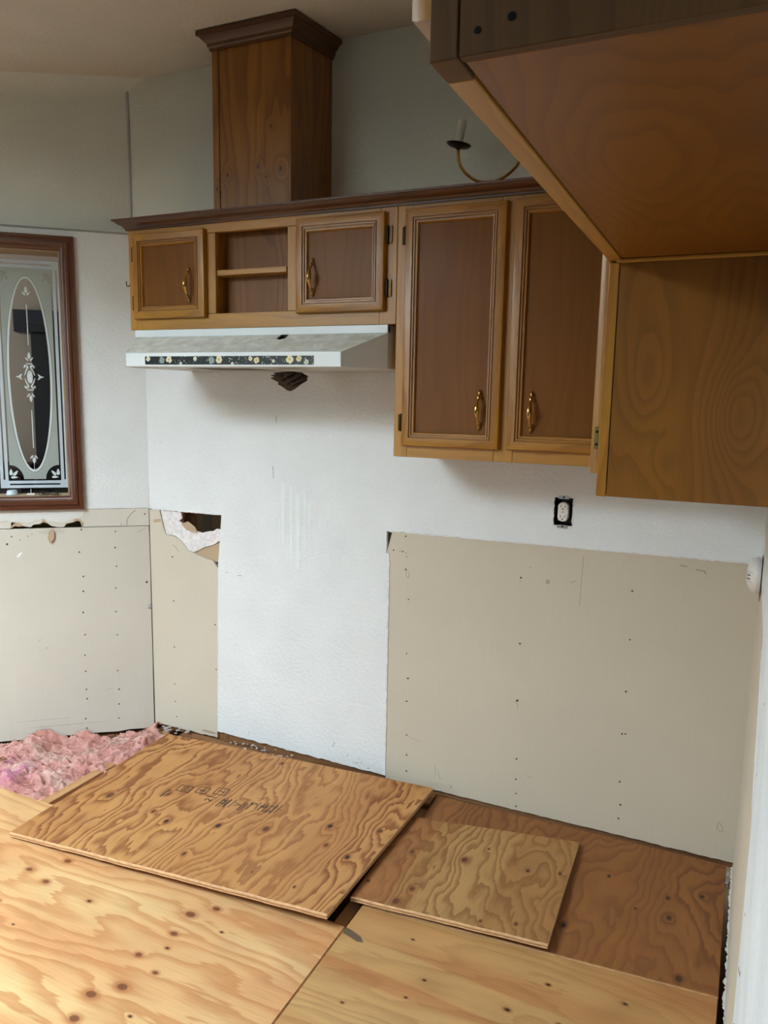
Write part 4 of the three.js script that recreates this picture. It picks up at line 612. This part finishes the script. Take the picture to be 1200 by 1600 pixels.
{
  const nx = 190, nz = 130, g = new THREE.PlaneGeometry(1.0, .72, nx, nz); g.rotateX(-Math.PI / 2); g.translate(-2.44, 0, .34);
  const p = g.attributes.position, col = new Float32Array(p.count * 3);
  for (let i = 0; i < p.count; i++) {
    const x = p.getX(i), z = p.getZ(i), w = .05 * fbm(x * 7, z * 7, 2), n1 = fbm(x * 5 + w * 9, z * 5, 3), n2 = 1 - Math.abs(fbm(x * 13 + n1, z * 13 - n1, 4)) * 2, n3 = fbm(x * 55 + n2, z * 55, 4);
    const trough = Math.exp(-Math.pow((x + 2.10 + .0 * z) / .035, 2));
    p.setXYZ(i, x + .012 * noise(x * 30, z * 30), -.040 + .055 * n1 + .030 * n2 + .013 * n3 - .03 * trough * sstep(.40, .5, z), z + .012 * noise(x * 30 + 9, z * 30));
    const k = clamp(.5 + .7 * fbm(x * 9 + 3, z * 9, 4)), c = new THREE.Color().setHex([0xcf9c90, 0xbb7d70, 0xdcbcae][k < .35 ? 2 : k < .7 ? 0 : 1]);
    c.lerp(new THREE.Color(0xcb9488), .4); const mag = Math.exp(-Math.pow((x + 2.42) / .10, 2) - Math.pow((z - .60) / .09, 2)) * sstep(-.25, .2, noise(x * 30, z * 30)); c.lerp(new THREE.Color(0xc45aa8), mag * .8);
    const brown = sstep(.28, .5, fbm(x * 11 + 31, z * 11, 3)); c.lerp(new THREE.Color(0xa5735c), brown * .6);
    const j = 1 + .1 * noise(x * 160, z * 160); col.set([c.r * j, c.g * j, c.b * j], i * 3);
  }
  g.setAttribute('color', new THREE.BufferAttribute(col, 3)); g.computeVertexNormals();
  const tufts = [];
  for (let k = 0; k < 1500; k++) {      // loose fibre curls that break the surface
    const x = -2.66 + rnd() * .6, z = .06 + rnd() * .58, i = Math.round((x + 2.94) / 1.0 * nx), j = Math.round((z + .02) / .72 * nz), q = clamp(j, 0, nz) * (nx + 1) + clamp(i, 0, nx), y = p.getY(q), s = .006 + .014 * rnd(), a = rnd() * 6.3;
    if ((x - CORNER[0]) * Math.sin(TURN) + z * Math.cos(TURN) < .03) continue;
    const t = new THREE.TubeGeometry(new THREE.CatmullRomCurve3([0, 1, 2, 3].map((m) => new THREE.Vector3(x + Math.cos(a + m * .5) * s * (m - 1), y - .002 + .006 * Math.sin(m * 1.05) + .004 * rnd(), z + Math.sin(a + m * .5) * s * (m - 1)))), 4, .0004 + .0007 * rnd(), 3);
    const cc = new Float32Array(t.attributes.position.count * 3), c0 = [col[q * 3], col[q * 3 + 1], col[q * 3 + 2]], f = .85 + .35 * rnd(); for (let m = 0; m < cc.length; m++) cc[m] = c0[m % 3] * f; t.setAttribute('color', new THREE.BufferAttribute(cc, 3)); t.deleteAttribute('uv'); tufts.push(t.toNonIndexed());
  }
  const full = g.toNonIndexed(); full.deleteAttribute('uv');
  const keep = []; for (let i = 0; i < full.attributes.position.count; i += 3) { const cx = full.attributes.position.getX(i), cz = full.attributes.position.getZ(i), d = (cx - CORNER[0]) * Math.sin(TURN) + cz * Math.cos(TURN); if (d > .006 && cz > .006 && cx < -2.033 && !(cx > -2.15 && cz < .05)) keep.push(i, i + 1, i + 2); }
  const base = new THREE.BufferGeometry(); for (const k of ['position', 'normal', 'color']) { const A = full.attributes[k], B = new Float32Array(keep.length * 3); keep.forEach((q, i) => B.set([A.getX(q), A.getY(q), A.getZ(q)], i * 3)); base.setAttribute(k, new THREE.BufferAttribute(B, 3)); }
  const o = add(scene, 'insulation_batt', mergeGeometries([base, ...tufts]), M({ color: 0xffffff, vertexColors: true, roughness: 1 })); tag(o, 'fluffy pink fibreglass insulation in the open floor bay', 'insulation', undefined, 'stuff');
}
{
  const bits = [], chip = (x, y, z, s) => { const g = new THREE.IcosahedronGeometry(s, 1), p = g.attributes.position; for (let i = 0; i < p.count; i++) { const k = 1 + .7 * noise(p.getX(i) * 140 + x * 90, p.getY(i) * 140 + p.getZ(i) * 90); p.setXYZ(i, p.getX(i) * k * 1.3, p.getY(i) * k * .35, p.getZ(i) * k); } g.rotateY(rnd() * 6); g.translate(x, y, z); g.computeVertexNormals(); return g; };
  for (let i = 0; i < 30; i++) bits.push(chip(-1.82 + .34 * Math.pow(rnd(), .8), .004 + .022 * rnd(), .008 + .03 * rnd(), .002 + .008 * rnd() * rnd()));
  for (let i = 0; i < 16; i++) bits.push(chip(-2.13 + .16 * rnd(), -.004 + .02 * rnd(), .012 + .03 * rnd(), .003 + .007 * rnd()));
  for (let i = 0; i < 8; i++) bits.push(chip(.084 + .008 * rnd(), -.01 + .012 * rnd(), .02 + .1 * rnd(), .002 + .004 * rnd()));
  const o = add(scene, 'drywall_crumbs', join(...bits), plaster); tag(o, 'broken white drywall crumbs along the foot of the back wall', 'debris', undefined, 'stuff');
}

renderer.render(scene, camera);
